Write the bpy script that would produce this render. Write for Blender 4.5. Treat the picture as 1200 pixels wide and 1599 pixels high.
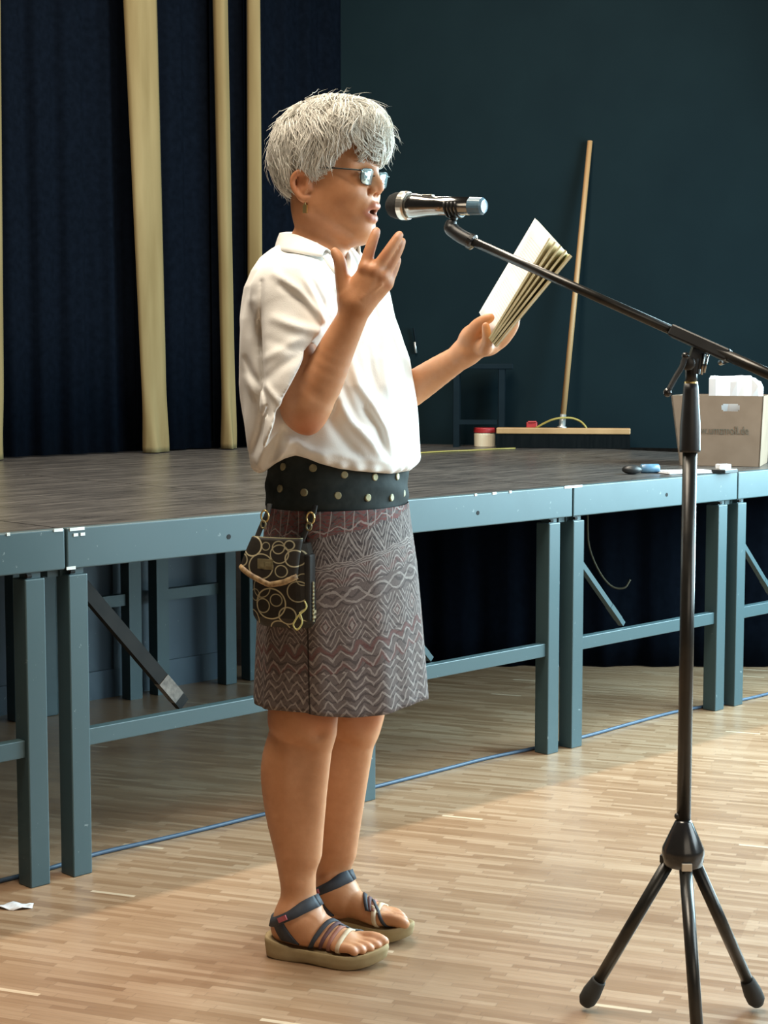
import bpy, bmesh, math, random
import numpy as np
from mathutils import Vector, Matrix
random.seed(7); rng = np.random.default_rng(7)
for o in list(bpy.data.objects): bpy.data.objects.remove(o)
SC = bpy.context.scene; COL = SC.collection
# ------------------------------------------------------------------ camera
FPX = 2600.0; PITCH = math.atan(237 / FPX); HC = 1.19
cam = bpy.data.objects.new('camera', bpy.data.cameras.new('camera')); COL.objects.link(cam)
cam.data.sensor_fit = 'HORIZONTAL'; cam.data.sensor_width = 36; cam.data.lens = FPX / 1200 * 36
cam.data.clip_start = .05; cam.location = (0, 0, HC); cam.rotation_euler = (math.pi / 2 - PITCH, 0, 0)
SC.camera = cam
# ------------------------------------------------------------------ light
W = bpy.data.worlds.new('hall'); SC.world = W; W.use_nodes = True
W.node_tree.nodes['Background'].inputs[0].default_value = (1.0, .93, .84, 1)
W.node_tree.nodes['Background'].inputs[1].default_value = .035
def area(name, loc, target, sx, sy, power, color, spread=180):
    l = bpy.data.lights.new(name, 'AREA'); l.shape = 'RECTANGLE'; l.size = sx; l.size_y = sy
    l.energy = power; l.color = color; l.spread = math.radians(spread)
    o = bpy.data.objects.new(name, l); COL.objects.link(o); o.location = loc
    o.rotation_euler = (Vector(target) - Vector(loc)).to_track_quat('-Z', 'Y').to_euler()
    return o
# tall hall windows to the right of the stage, added warm fill from behind the camera for her near side, ceiling strip lamp over the stage
area('window_light_right', (2.55, 5.25, 1.7), (0, 4.5, 1.0), 2.0, 2.0, 325, (.60, .89, 1.0))
area('window_light_side', (3.6, 2.7, 2.0), (0, 3.6, 1.0), 2.2, 2.0, 140, (.78, .94, 1.0))
area('fill_light_hall', (2.0, -2.3, 2.4), (0, 4, .8), 3.5, 2.0, 46, (1.0, .86, .68))
area('ceiling_lamp_strip', (-.26, 5.34, 3.6), (-.26, 5.24, 0), .10, 2.6, 150, (1.0, .88, .72)).rotation_euler = (0, 0, math.radians(-45))
area('ceiling_lamp_hall', (-.45, 2.75, 3.8), (-.45, 2.75, 0), 1.5, 1.5, 140, (1.0, .87, .70))
SC.view_settings.view_transform = 'Standard'; SC.view_settings.look = 'None'
SC.view_settings.exposure = 0.0; SC.view_settings.gamma = 1.0; SC.view_settings.use_curve_mapping = False

# ------------------------------------------------------------------ pixel / world helpers (used to measure, all results are world metres)
A = np.array
CF = A([0, math.cos(PITCH), -math.sin(PITCH)]); CU = A([0, math.sin(PITCH), math.cos(PITCH)]); CC = A([0, 0, HC])
def ray(x, y): return CF + (x - 600) / FPX * A([1., 0, 0]) - (y - 799.5) / FPX * CU
def at(x, y, Y): d = ray(x, y); return CC + d * (Y / d[1])
def onz(x, y, z): d = ray(x, y); return CC + d * ((z - HC) / d[2])
def proj(P):
    q = np.asarray(P) - CC; w = q @ CF
    return 600 + FPX * q[..., 0] / w, 799.5 - FPX * (q @ CU) / w
def unit(v): v = np.asarray(v, float); return v / np.linalg.norm(v)
UP = A([0, 0, 1.])

# ------------------------------------------------------------------ object helpers
ORG = {}
def org(o): return ORG.get(o.name, np.zeros(3)) if o else np.zeros(3)
def tag(o, label=None, cat=None, group=None, kind=None):
    if label: o['label'] = label
    if cat: o['category'] = cat
    if group: o['group'] = group
    if kind: o['kind'] = kind
    return o
def thing(name, loc, label, cat, group=None):
    o = bpy.data.objects.new(name, None); COL.objects.link(o); o.empty_display_size = .05
    o.location = loc; ORG[o.name] = A(loc, float); return tag(o, label, cat, group)
def mk(name, vf, mat, parent=None, smooth=False, origin=None, solid=0, bevel=0, uv=None):
    v, f = vf[0], vf[1]
    og = org(parent) if parent else (A(origin, float) if origin is not None else np.zeros(3))
    me = bpy.data.meshes.new(name)
    me.from_pydata([tuple(p) for p in (np.asarray(v, float) - og)], [], [tuple(int(i) for i in q) for q in f]); me.update()
    if smooth: me.polygons.foreach_set('use_smooth', [True] * len(me.polygons))
    if uv is not None:
        l = me.uv_layers.new(name='UVMap'); idx = np.zeros(len(me.loops), int); me.loops.foreach_get('vertex_index', idx)
        l.data.foreach_set('uv', np.asarray(uv, np.float32)[idx].ravel())
    o = bpy.data.objects.new(name, me); COL.objects.link(o); me.materials.append(mat)
    if parent: o.parent = parent
    else: o.location = og
    ORG[o.name] = og
    if solid:
        m = o.modifiers.new('solid', 'SOLIDIFY'); m.thickness = solid; m.offset = -1
    if bevel:
        m = o.modifiers.new('bevel', 'BEVEL'); m.width = bevel; m.segments = 2; m.limit_method = 'ANGLE'
    return o
def cat(parts):
    V_, F_ = [], []; n = 0
    for v, f in parts:
        V_.append(np.asarray(v, float)); F_ += [tuple(i + n for i in q) for q in f]; n += len(v)
    return np.vstack(V_), F_
def box(c, ax, h):
    c = A(c, float); ax = [unit(a) * k for a, k in zip(ax, h)]
    v = [c + ax[0] * i + ax[1] * j + ax[2] * k for k in (-1, 1) for j in (-1, 1) for i in (-1, 1)]
    f = [(0, 2, 3, 1), (4, 5, 7, 6), (0, 1, 5, 4), (2, 6, 7, 3), (0, 4, 6, 2), (1, 3, 7, 5)]
    if np.dot(np.cross(ax[0], ax[1]), ax[2]) < 0: f = [q[::-1] for q in f]
    return A(v), f
def hexa(b, t):   # 4 bottom + 4 top points in ring order
    v = list(b) + list(t)
    return A(v, float), [(3, 2, 1, 0), (4, 5, 6, 7), (0, 1, 5, 4), (1, 2, 6, 5), (2, 3, 7, 6), (3, 0, 4, 7)]
def frames(P):
    P = np.asarray(P, float); T = np.gradient(P, axis=0); T /= np.linalg.norm(T, axis=1)[:, None] + 1e-12
    n = np.cross(T[0], UP)
    if np.linalg.norm(n) < 1e-3: n = np.cross(T[0], A([1., 0, 0]))
    n = unit(n); Ns = []
    for t in T:
        n = n - t * (n @ t); n = unit(n); Ns.append(n)
    Ns = A(Ns); return T, Ns, np.cross(T, Ns)
def tube(P, r, seg=12, cap=True, flat=1.0):
    P = np.asarray(P, float); r = np.broadcast_to(np.asarray(r, float), (len(P),)); T, N_, B_ = frames(P)
    a = np.arange(seg) * 2 * math.pi / seg
    v = (P[:, None] + r[:, None, None] * (np.cos(a)[None, :, None] * N_[:, None] + flat * np.sin(a)[None, :, None] * B_[:, None])).reshape(-1, 3)
    f = []
    for i in range(len(P) - 1):
        for j in range(seg):
            k = (j + 1) % seg; f.append((i * seg + j, i * seg + k, (i + 1) * seg + k, (i + 1) * seg + j))
    if cap: f.append(tuple(range(seg))[::-1]); f.append(tuple((len(P) - 1) * seg + j for j in range(seg)))
    return v, f
def rev(p, ax, prof, seg=24):   # surface of revolution: prof = [(distance along axis, radius)]
    ax = unit(ax); n = np.cross(ax, UP)
    if np.linalg.norm(n) < 1e-3: n = A([1., 0, 0])
    n = unit(n); b = np.cross(ax, n); a = np.arange(seg) * 2 * math.pi / seg; v = []; f = []
    for t, r in prof:
        for q in a: v.append(A(p) + ax * t + max(r, 1e-5) * (n * math.cos(q) + b * math.sin(q)))
    for i in range(len(prof) - 1):
        for j in range(seg):
            k = (j + 1) % seg; f.append((i * seg + j, i * seg + k, (i + 1) * seg + k, (i + 1) * seg + j))
    f.append(tuple(range(seg))[::-1]); f.append(tuple((len(prof) - 1) * seg + j for j in range(seg)))
    return A(v), f
def spline(P, n=40):
    P = np.asarray(P, float); m = len(P); out = []
    Q = np.vstack([2 * P[0] - P[1], P, 2 * P[-1] - P[-2]]); t = np.linspace(0, m - 1 - 1e-9, n)
    for u in t:
        i = int(u); x = u - i; p0, p1, p2, p3 = Q[i:i + 4]
        out.append(.5 * (2 * p1 + (p2 - p0) * x + (2 * p0 - 5 * p1 + 4 * p2 - p3) * x * x + (3 * p1 - p0 - 3 * p2 + p3) * x ** 3))
    return A(out)
def grid(Pm):   # rows x cols x 3 -> mesh
    Pm = np.asarray(Pm, float); r, c = Pm.shape[:2]
    f = [(i * c + j, i * c + j + 1, (i + 1) * c + j + 1, (i + 1) * c + j) for i in range(r - 1) for j in range(c - 1)]
    return Pm.reshape(-1, 3), f
def ball(c, r, seg=14, rings=9, R=None):
    c = A(c, float); r = np.broadcast_to(A(r, float), (3,)); R = np.eye(3) if R is None else np.asarray(R); v = []; f = []
    for i in range(rings + 1):
        th = math.pi * i / rings
        for j in range(seg):
            ph = 2 * math.pi * j / seg
            v.append(c + R @ (r * A([max(math.sin(th), 1e-4) * math.cos(ph), max(math.sin(th), 1e-4) * math.sin(ph), math.cos(th)])))
    for i in range(rings):
        for j in range(seg):
            k = (j + 1) % seg; f.append((i * seg + j, (i + 1) * seg + j, (i + 1) * seg + k, i * seg + k))
    return A(v), f

# ------------------------------------------------------------------ node maths helper
class S:
    tree = None
    def __init__(s, sock): s.s = sock
    @staticmethod
    def m(op, *a, clamp=False):
        n = S.tree.nodes.new('ShaderNodeMath'); n.operation = op; n.use_clamp = clamp
        for i, x in enumerate(a):
            if isinstance(x, S): S.tree.links.new(x.s, n.inputs[i])
            else: n.inputs[i].default_value = float(x)
        return S(n.outputs[0])
    def __add__(a, b): return S.m('ADD', a, b)
    __radd__ = __add__
    def __sub__(a, b): return S.m('SUBTRACT', a, b)
    def __rsub__(a, b): return S.m('SUBTRACT', b, a)
    def __mul__(a, b): return S.m('MULTIPLY', a, b)
    __rmul__ = __mul__
    def __truediv__(a, b): return S.m('DIVIDE', a, b)
def sabs(a): return S.m('ABSOLUTE', a)
def ssin(a): return S.m('SINE', a)
def sfloor(a): return S.m('FLOOR', a)
def smaxn(a, b): return S.m('MAXIMUM', a, b)
def sminn(a, b): return S.m('MINIMUM', a, b)
def gt(a, b): return S.m('GREATER_THAN', a, b)
def lt(a, b): return S.m('LESS_THAN', a, b)
def pingpong(a, b): return S.m('PINGPONG', a, b)
def clamp01(a): return S.m('ADD', a, 0, clamp=True)
def line(d, w, soft): return clamp01((w + soft - sabs(d)) / soft)      # 1 on |d|<w
def band(v, lo, hi): return gt(v, lo) * lt(v, hi)
def coords(kind='Object'):
    t = S.tree.nodes.new('ShaderNodeTexCoord'); x = S.tree.nodes.new('ShaderNodeSeparateXYZ')
    S.tree.links.new(t.outputs[kind], x.inputs[0]); return [S(o) for o in x.outputs]
def comb(x, y, z=0.):
    n = S.tree.nodes.new('ShaderNodeCombineXYZ')
    for i, q in enumerate((x, y, z)):
        if isinstance(q, S): S.tree.links.new(q.s, n.inputs[i])
        else: n.inputs[i].default_value = q
    return S(n.outputs[0])
def noise(vec, scale, detail=3, rough=.5, dist=0):
    n = S.tree.nodes.new('ShaderNodeTexNoise'); n.inputs['Scale'].default_value = scale; n.inputs['Detail'].default_value = detail
    n.inputs['Roughness'].default_value = rough; n.inputs['Distortion'].default_value = dist
    if vec is not None: S.tree.links.new(vec.s, n.inputs['Vector'])
    return S(n.outputs[0])
def white(x, y, z=0.):
    n = S.tree.nodes.new('ShaderNodeTexWhiteNoise'); n.noise_dimensions = '3D'
    S.tree.links.new(comb(x, y, z).s, n.inputs['Vector']); return S(n.outputs['Value'])
def vecof(kind='Object'):
    t = S.tree.nodes.new('ShaderNodeTexCoord'); return S(t.outputs[kind])
def mix(f, a, b):
    n = S.tree.nodes.new('ShaderNodeMix'); n.data_type = 'RGBA'
    for i, q in ((0, f), (6, a), (7, b)):
        if isinstance(q, S): S.tree.links.new(q.s, n.inputs[i])
        elif i == 0: n.inputs[0].default_value = q
        else: n.inputs[i].default_value = tuple(q) + (1,)
    return S(n.outputs[2])
def ramp(f, stops):
    n = S.tree.nodes.new('ShaderNodeValToRGB'); S.tree.links.new(f.s, n.inputs[0]); e = n.color_ramp.elements
    while len(e) < len(stops): e.new(.5)
    for k, (p, c) in zip(e, stops): k.position = p; k.color = tuple(c) + (1,)
    return S(n.outputs[0])
def attr(name):
    n = S.tree.nodes.new('ShaderNodeAttribute'); n.attribute_name = name; return S(n.outputs['Fac'])
def newmat(name, color=(.5, .5, .5), rough=.5, metal=0, spec=.5, **kw):
    m = bpy.data.materials.new(name); m.use_nodes = True; S.tree = m.node_tree
    b = m.node_tree.nodes['Principled BSDF']; b.inputs['Base Color'].default_value = tuple(color) + (1,)
    b.inputs['Roughness'].default_value = rough; b.inputs['Metallic'].default_value = metal; b.inputs['Specular IOR Level'].default_value = spec
    for k, v in kw.items(): b.inputs[k.replace('_', ' ')].default_value = v
    return m, b
def put(b, key, s): S.tree.links.new(s.s, b.inputs[key])
def bump(b, h, strength=.3, dist=.002):
    n = S.tree.nodes.new('ShaderNodeBump'); n.inputs['Strength'].default_value = strength; n.inputs['Distance'].default_value = dist
    S.tree.links.new(h.s, n.inputs['Height']); S.tree.links.new(n.outputs[0], b.inputs['Normal'])
def noisy(name, c1, c2, scale, rough=.5, metal=0, spec=.5, stretch=None, bmp=0, bdist=.002, detail=4, **kw):
    m, b = newmat(name, c1, rough, metal, spec, **kw); v = vecof()
    if stretch is not None:
        x, y, z = coords(); v = comb(x * stretch[0], y * stretch[1], z * stretch[2])
    n = noise(v, scale, detail); put(b, 'Base Color', ramp(n, [(.3, c1), (.7, c2)]))
    if bmp: bump(b, n, bmp, bdist)
    return m
# ================================================================== materials of the place
def m_floor():
    m, b = newmat('parquet', rough=.34, spec=.6, Coat_Weight=.35, Coat_Roughness=.28); x, y, z = coords()
    th = math.radians(160); c, s = math.cos(th), math.sin(th)
    u = x * c + y * s; v = y * c - x * s                       # u along the strips
    row = sfloor(v / .017); off = white(row, 3.3)
    colm = sfloor(u / .17 + off * 7.0); r1 = white(row, colm, 1.7); r2 = white(sfloor(v / .17), sfloor(u / .51 + white(sfloor(v / .17), 9.1) * 5.0), 4.4)
    g = noise(comb(u * 6.0, v * 90.0, 0.), 2.0, 4, .6)
    f = r1 * .46 + r2 * .22 + g * .46
    colr = ramp(f, [(.10, (.200, .108, .054)), (.40, (.255, .150, .082)), (.62, (.305, .190, .110)), (.95, (.38, .260, .165))])
    gap = smaxn(lt(pingpong(v / .017, .5), .035), lt(pingpong(u / .17 + off * 7.0, .5), .006))
    pale = gt(white(sfloor(v / .012), sfloor(u / .11), 8.8), .9965)
    colr = mix(pale * .55, mix(gap * .35, colr, (.10, .055, .03)), (.75, .62, .45)); put(b, 'Base Color', colr)
    put(b, 'Roughness', noise(vecof(), 7, 3) * .22 + r1 * .12 + .22); bump(b, g * .3 + gap * -1.0, .12, .0006); return m
def m_deck():
    m, b = newmat('stage_boards', rough=.3, spec=.5); x, y, z = coords('Object')
    u = x * .7105 + y * .7037; v = y * .7105 - x * .7037
    g = noise(comb(u * 1.0, v * 9.0, 0.), 2.2, 6, .65); w = noise(comb(u * 3.0, v * 30.0, 0.), 2.5, 5, .7)
    put(b, 'Base Color', ramp(g * .55 + w * .45, [(.36, (.018, .017, .017)), (.50, (.058, .052, .048)), (.64, (.125, .112, .100)), (.78, (.22, .20, .175))]))
    put(b, 'Roughness', w * .35 + .13); bump(b, w, .1, .001); return m
M = {}
M['floor'] = m_floor(); M['deck'] = m_deck()
def m_paint(name, c):
    m, b = newmat(name, c, .42, 0, .5); n = noise(vecof(), 9, 5, .6); d = gt(noise(vecof(), 55, 4, .7), .70)
    c2 = tuple(k * .82 for k in c); put(b, 'Base Color', mix(d * .35, mix(n, c, c2), (.42, .48, .48))); put(b, 'Roughness', n * .2 + .34); return m
M['steel'] = m_paint('blue_grey_paint', (.042, .078, .088))
M['panel'] = m_paint('dark_blue_panel_paint', (.045, .075, .105))
M['shaded_steel'] = noisy('shaded_steel', (.005, .0048, .0045), (.010, .009, .008), 30, .7, spec=.2)  # left braces: near-black colour stands for their shaded face
M['rust'] = noisy('scuffed_metal', (.06, .05, .042), (.16, .14, .12), 70, .6)
M['chip'] = noisy('bare_worn_edge', (.55, .58, .56), (.75, .78, .76), 60, .5)
M['hole'] = noisy('dark_hole', (.003, .003, .003), (.006, .006, .006), 10, .9)
M['curtain'] = noisy('black_stage_curtain', (.0010, .0019, .0038), (.0018, .0031, .0060), 40, .95, spec=.03, bmp=.1)
M['teal_wall'] = noisy('dark_teal_wall', (.0026, .0086, .0116), (.0036, .0108, .0140), 3, .85, spec=.1, bmp=.1, bdist=.003)
M['cream'] = noisy('cream_cloth', (.125, .086, .034), (.175, .128, .058), 2.2, .8, spec=.2, stretch=(6, 6, .8), bmp=.15, bdist=.004)
M['wood'] = noisy('broom_wood', (.24, .135, .055), (.32, .19, .085), 8, .5, stretch=(1, 1, .25))
M['bristle'] = noisy('dark_bristles', (.002, .003, .0035), (.004, .005, .0055), 80, .95, spec=.05, stretch=(1, 1, .1))
M['zinc'] = noisy('galvanised_metal', (.45, .47, .46), (.62, .64, .62), 40, .4, .8)
M['yellow'] = noisy('yellow_plastic', (.20, .155, .03), (.28, .215, .05), 12, .5)
M['red'] = noisy('red_plastic', (.25, .012, .016), (.34, .02, .022), 12, .45)
M['jar'] = noisy('off_white_plastic', (.62, .57, .43), (.70, .65, .51), 6, .4)
M['card'] = noisy('brown_cardboard', (.165, .115, .080), (.195, .138, .098), 14, .8, spec=.2)
M['paper'] = noisy('white_paper', (.60, .60, .62), (.68, .68, .69), 5, .75, spec=.25)
M['ink'] = noisy('faded_print', (.085, .070, .048), (.10, .082, .056), 60, .8)
M['black'] = noisy('black_plastic', (.010, .011, .012), (.018, .019, .020), 25, .42)
M['black_gloss'] = noisy('black_lacquer', (.012, .012, .013), (.022, .021, .020), 20, .22, .0, .6)
M['tube'] = noisy('black_tube', (.016, .016, .015), (.03, .028, .024), 35, .3, .35, .6)
M['rubber'] = noisy('grey_rubber', (.022, .023, .022), (.035, .036, .034), 30, .75)
M['chrome'] = noisy('dark_chrome', (.28, .28, .27), (.36, .35, .33), 20, .16, 1.0)
M['silver'] = noisy('satin_silver', (.58, .56, .50), (.68, .66, .60), 30, .3, .9)
M['gold'] = noisy('brass', (.70, .52, .20), (.80, .62, .28), 30, .3, .9)
M['blue_cap'] = noisy('pale_blue_plastic', (.05, .12, .20), (.12, .22, .30), 30, .25)
M['cable'] = noisy('blue_cable', (.030, .060, .105), (.045, .08, .13), 30, .5)
M['grille'] = noisy('dark_foam', (.010, .011, .011), (.02, .021, .021), 160, .9, bmp=.5)
M['stool'] = noisy('charcoal_wood', (.0022, .0055, .0078), (.0036, .0080, .0110), 10, .8, spec=.08)

# ================================================================== the setting
L1 = A([-.72, 3.745, 0.]); E1 = unit([.7105, .7037, 0]); N1 = unit([-.7037, .7105, 0]); HS = .81
def ps(s, n, z): return L1 + E1 * s + N1 * n + A([0, 0, z])
def sbox(s0, s1, n0, n1, z0, z1): return box(ps((s0 + s1) / 2, (n0 + n1) / 2, (z0 + z1) / 2), (E1, N1, UP), ((s1 - s0) / 2, (n1 - n0) / 2, (z1 - z0) / 2))
tag(mk('floor', box((0, 4, -.05), ((1, 0, 0), (0, 1, 0), UP), (6.5, 7.5, .05)), M['floor']), 'brown strip parquet floor of the hall', kind='structure')
fs = tag(mk('floor_stage', sbox(-2.2, 5.6, 1.6205, 4.4, .74, HS), M['deck']), 'dark worn wooden floor at the back of the stage', kind='structure')
tag(mk('wall_back', sbox(-2.2, 1.79, 1.66, 1.70, 0, .74), M['panel']), 'dark blue painted panel closing the space under the stage', kind='structure')
wb = bpy.data.objects['wall_back']
for s in (-.6, .35, 1.30): mk('batten', sbox(s, s + .035, 1.652, 1.66, .0, .74), M['panel'], wb)
mk('bottom_rail', sbox(-2.2, 1.79, 1.650, 1.659, 0, .10), M['panel'], wb)
w0, w1 = A([-1.1, 8.02, 0]), A([2.75, 6.70, 0]); wd = unit(w1 - w0); wn = A([-wd[1], wd[0], 0])
tag(mk('wall_right', box((w0 + w1) / 2 + wn * .03 + A([0, 0, 2.26]), (wd, wn, UP), (np.linalg.norm(w1 - w0) / 2, .03, 1.45)), M['teal_wall']), 'plain dark teal wall behind the stage', kind='structure')

def drape(p0, p1, z0, z1, amp, per, seed, nrm, cols=110, rows=6):
    r = np.random.default_rng(seed); L = np.linalg.norm(p1 - p0); d = (p1 - p0) / L; t = np.linspace(0, L, cols); ph = r.uniform(0, 6.3, 3)
    P = np.zeros((rows, cols, 3))
    for i in range(rows):
        k = i / (rows - 1); a = amp * (1.1 - .35 * k)
        off = a * (np.sin(t / per * 6.283 + ph[0] + .5 * np.sin(t / per * 1.7 + ph[1])) + .35 * np.sin(t / per * 14 + ph[2] + k))
        P[i] = p0 + d * t[:, None] + nrm * off[:, None]; P[i, :, 2] = z0 + (z1 - z0) * k
    return grid(P)
cur = [(-1.3, 1.26, 'black stage curtain at the left, left of the widest cream cloth strip'), (1.26, 1.99, 'wide black stage curtain between the two leftmost cream cloth strips'),
       (1.99, 2.39, 'black stage curtain just right of the widest cream cloth strip'), (2.39, 2.60, 'narrow black stage curtain between the two thin cream cloth strips'),
       (2.60, 3.55, 'black stage curtain behind the woman, right of the thinnest cream strip')]
for i, (a, b_, lab) in enumerate(cur):
    p0, p1 = ps(a, 2.44, 0), ps(b_ - .006, 2.44, 0)
    tag(mk('stage_curtain', drape(p0, p1, HS + .006, 3.6, .014, .15, 20 + i, N1, max(24, int(90 * (b_ - a)))), M['curtain'], smooth=True, origin=ps((a + b_) / 2, 2.44, HS), solid=.006), lab, 'curtain', 'black stage curtains')
# cream cloth strips: bottom and top edges, bulging a little, hem turned under
def strip(xb0, xb1, yb, xt0, xt1, n, label, seed):
    def sof(px, y):   # where the pixel column meets the strip plane
        d = ray(px, y); k = ((ps(0, n, 0) - CC) @ N1) / (d @ N1); q = CC + d * k; return (q - L1) @ E1, q[2]
    sb0, _ = sof(xb0, yb); sb1, _ = sof(xb1, yb); st0, zt = sof(xt0, 0); st1, _ = sof(xt1, 0); rows, cols = 40, 13; r = np.random.default_rng(seed)
    P = np.zeros((rows, cols, 3)); z1 = 3.55; ph = r.uniform(0, 6, 4)
    for i in range(rows):
        z = HS + .004 + (z1 - HS) * (i / (rows - 1)) ** 1.3; k = (z - HS) / (zt - HS)
        a0 = sb0 + (st0 - sb0) * k; a1 = sb1 + (st1 - sb1) * k
        for j in range(cols):
            t = j / (cols - 1); wv = .010 * math.sin(3.1 * t + ph[0] + .6 * k) + .006 * math.sin(7 * t + ph[1] - 1.3 * k) + .012 * math.exp(-(k * 9) ** 2) * math.sin(9 * t + 14 * k + ph[2])
            bul = .035 * (1 - (2 * t - 1) ** 2)
            P[i, j] = ps(a0 + (a1 - a0) * t, n - bul - wv, z)
    o = mk('cloth_strip', grid(P), M['cream'], smooth=True, origin=ps((sb0 + sb1) / 2, n, HS), solid=.004)
    return tag(o, label, 'cloth strip', 'cream cloth strips on the stage')
strip(-58, 7, 720, -66, 1, 2.36, 'cream cloth strip cut by the left edge of the photo', 1)
strip(222, 264, 709, 190, 246, 2.36, 'widest tall cream cloth strip hanging against the black curtain', 2)
strip(345, 367, 703, 330, 357, 2.37, 'tall narrow cream cloth strip, second from the woman', 3)
strip(389, 406, 699, 384, 402, 2.37, 'thinnest cream cloth strip, right behind the woman', 4)

# ================================================================== stage platforms
def platform(s0, s1, br, label, worn):
    t = thing('stage_platform', ps(s0, 0, 0), label, 'stage platform', 'stage platforms in the front row')
    g = .003; a, b_ = s0 + g, s1 - g; D = 1.62
    mk('deck', sbox(a, b_, .0285, D, .765, HS), M['deck'], t)
    fr = mk('front_rail', sbox(a, b_, 0, .028, .718, HS + .0008), M['steel'], t, bevel=.003)
    mk('back_rail', sbox(a + .029, b_ - .029, D - .03, D - .002, .69, .764), M['steel'], t)
    for sa, sb in ((a, a + .028), (b_ - .028, b_)): mk('side_rail', sbox(sa, sb, .03, D, .700, .764), M['steel'], t)
    w = .052
    for sa in (a + .004, b_ - .105):
        for na in (.002, D - .09):
            l = mk('leg', sbox(sa, sa + w, na, na + w, 0, .704), M['steel'], t, bevel=.003)
            mk('plug', sbox(sa + .012, sa + w - .004, na + .012, na + w - .01, .704, .718), M['steel'], l)
            mk('wing_bolt', rev(ps(sa + .006, na + .004, .711), E1, [(0, .005), (.012, .005)], 8), M['hole'], l)
    mk('crossbar', sbox(a + .057, b_ - .106, .012, .040, .300, .340), M['steel'], t, bevel=.002)
    za, sb, wdt, mt = br
    p, q = ps(a + .05, .062, za), ps(a + sb, .062, .345); d = unit(q - p)
    bo = mk('brace', box((p + q) / 2, (d, N1, np.cross(d, N1)), (np.linalg.norm(q - p) / 2, .010, wdt)), mt, t)
    pl = q - d * .06; mk('brace_plate', box(pl, (d, N1, np.cross(d, N1)), (.035, .0115, wdt * 1.02)), M['rust'] if wdt > .015 else M['steel'], bo)
    for sh in worn[0]: mk('bolt_hole', rev(ps(sh, -.001, .757), N1, [(0, .0062), (.004, .0062)], 12), M['hole'], fr)
    for sc, z_, ln in worn[1]:
        mk('worn_patch', box(ps(sc, -.0006, z_), (E1, N1, UP), (ln, .0012, .0035)), M['chip'], fr)
    return t
platform(-.95, 0, (.70, .36, .017, M['shaded_steel']), 'blue-grey stage platform cut by the left edge, left of the dark gap in the rail', ([], [(-.02, .809, .012), (-.15, .809, .004)]))
platform(0, .925, (.70, .37, .017, M['shaded_steel']), 'blue-grey stage platform with a dark slanting brace, left of the woman', ([.475], [(.03, .808, .02), (.026, .795, .006), (.045, .795, .006), (.012, .720, .012)]))
platform(.925, 1.82, (.62, .33, .008, M['steel']), 'blue-grey stage platform behind the woman, up to the worn white corner', ([1.39], [(1.80, .809, .022), (1.46, .809, .008), (1.38, .809, .004), (1.53, .809, .005)]))
platform(1.82, 2.71, (.62, .33, .008, M['steel']), 'pale lit stage platform behind the microphone stand', ([2.30], [(1.838, .809, .024)]))
platform(2.71, 3.60, (.62, .33, .008, M['steel']), 'pale lit stage platform under the cardboard box, cut by the right edge', ([], []))
# trestle under the back of the stage
q1 = ps(1.31, 1.56, 0)
t = thing('stage_trestle', q1, 'dark blue trestle of three posts and a crossbar under the stage at left', 'trestle')
for s in (1.00, 1.30, 1.42): mk('post', sbox(s, s + .052, 1.555, 1.605, 0, .688), M['steel'], t)
mk('crossbar', sbox(1.475, 1.765, 1.57, 1.60, .335, .375), M['steel'], t); mk('crossbar', sbox(1.055, 1.295, 1.57, 1.60, .335, .375), M['steel'], t)
# black drape below the stage on the right
tag(mk('understage_drape', drape(A([-.53, 6.42, 0]), A([2.6, 6.40, 0]), .003, .685, .012, .2, 77, A([0, 1., 0]), 160), M['curtain'], smooth=True, origin=(1, 6.41, 0), solid=.006), 'black drape hanging under the stage behind the legs on the right', 'drape')

# ================================================================== things on the stage
def wallY(x): return 8.02 + (x + 1.1) * (6.70 - 8.02) / 3.85
b0 = onz(880, 701, HS); YB = wallY(.79) - .14
t = thing('push_broom', at(878, 700, YB) * A([1, 1, 0]) + A([0, 0, HS]), 'wide wooden push broom leaning against the dark teal wall', 'broom')
c0, c1 = at(776, 676, YB + .03), at(985, 687, YB - .05); d = unit((c1 - c0) * A([1, 1, 0])); mid = (c0 + c1) / 2; nn = A([-d[1], d[0], 0])
L = np.linalg.norm((c1 - c0)[:2]) / 2; zb = HS + .075
hd = mk('head', box((mid[0], mid[1], zb), (d, nn, UP), (L, .032, .013)), M['wood'], t, bevel=.004)
mk('bristles', hexa([A([mid[0], mid[1], HS + .002]) + d * i + nn * j for i, j in ((-L, -.03), (L, -.03), (L, .03), (-L, .03))], [A([mid[0], mid[1], zb - .013]) + d * i + nn * j for i, j in ((-L * .99, -.026), (L * .99, -.026), (L * .99, .026), (-L * .99, .026))]), M['bristle'], t)
h0 = at(878, 669, YB); h0[2] = zb + .013; h1 = at(922, 220, wallY(.87) - .025)
hv = unit(h1 - h0)
mk('handle', tube([h0 + hv * .03, h0 + (h1 - h0) * .5, h1], [.0125, .0118, .011], 14), M['wood'], t, smooth=True)
mk('ferrule', rev(h0 - hv * .002, hv, [(0, .022), (.006, .022), (.010, .014), (.06, .0135)], 16), M['zinc'], t, smooth=True)
br = [at(833, 671, YB + .02), at(850, 661, YB), at(868, 654, YB - .02), at(890, 652.5, YB - .02), at(905, 657, YB - .02), at(914, 665, YB - .03), at(919, 675, YB - .03)]
mk('brace_loop', tube(spline(br, 30), .0045, 8), M['yellow'], t, smooth=True)
rp = at(831, 668, YB + .055); rp[2] = HS + .11
tr = thing('red_clip', rp * A([1, 1, 0]) + A([0, 0, HS]), 'small red plastic block standing behind the broom head', 'block')
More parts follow.
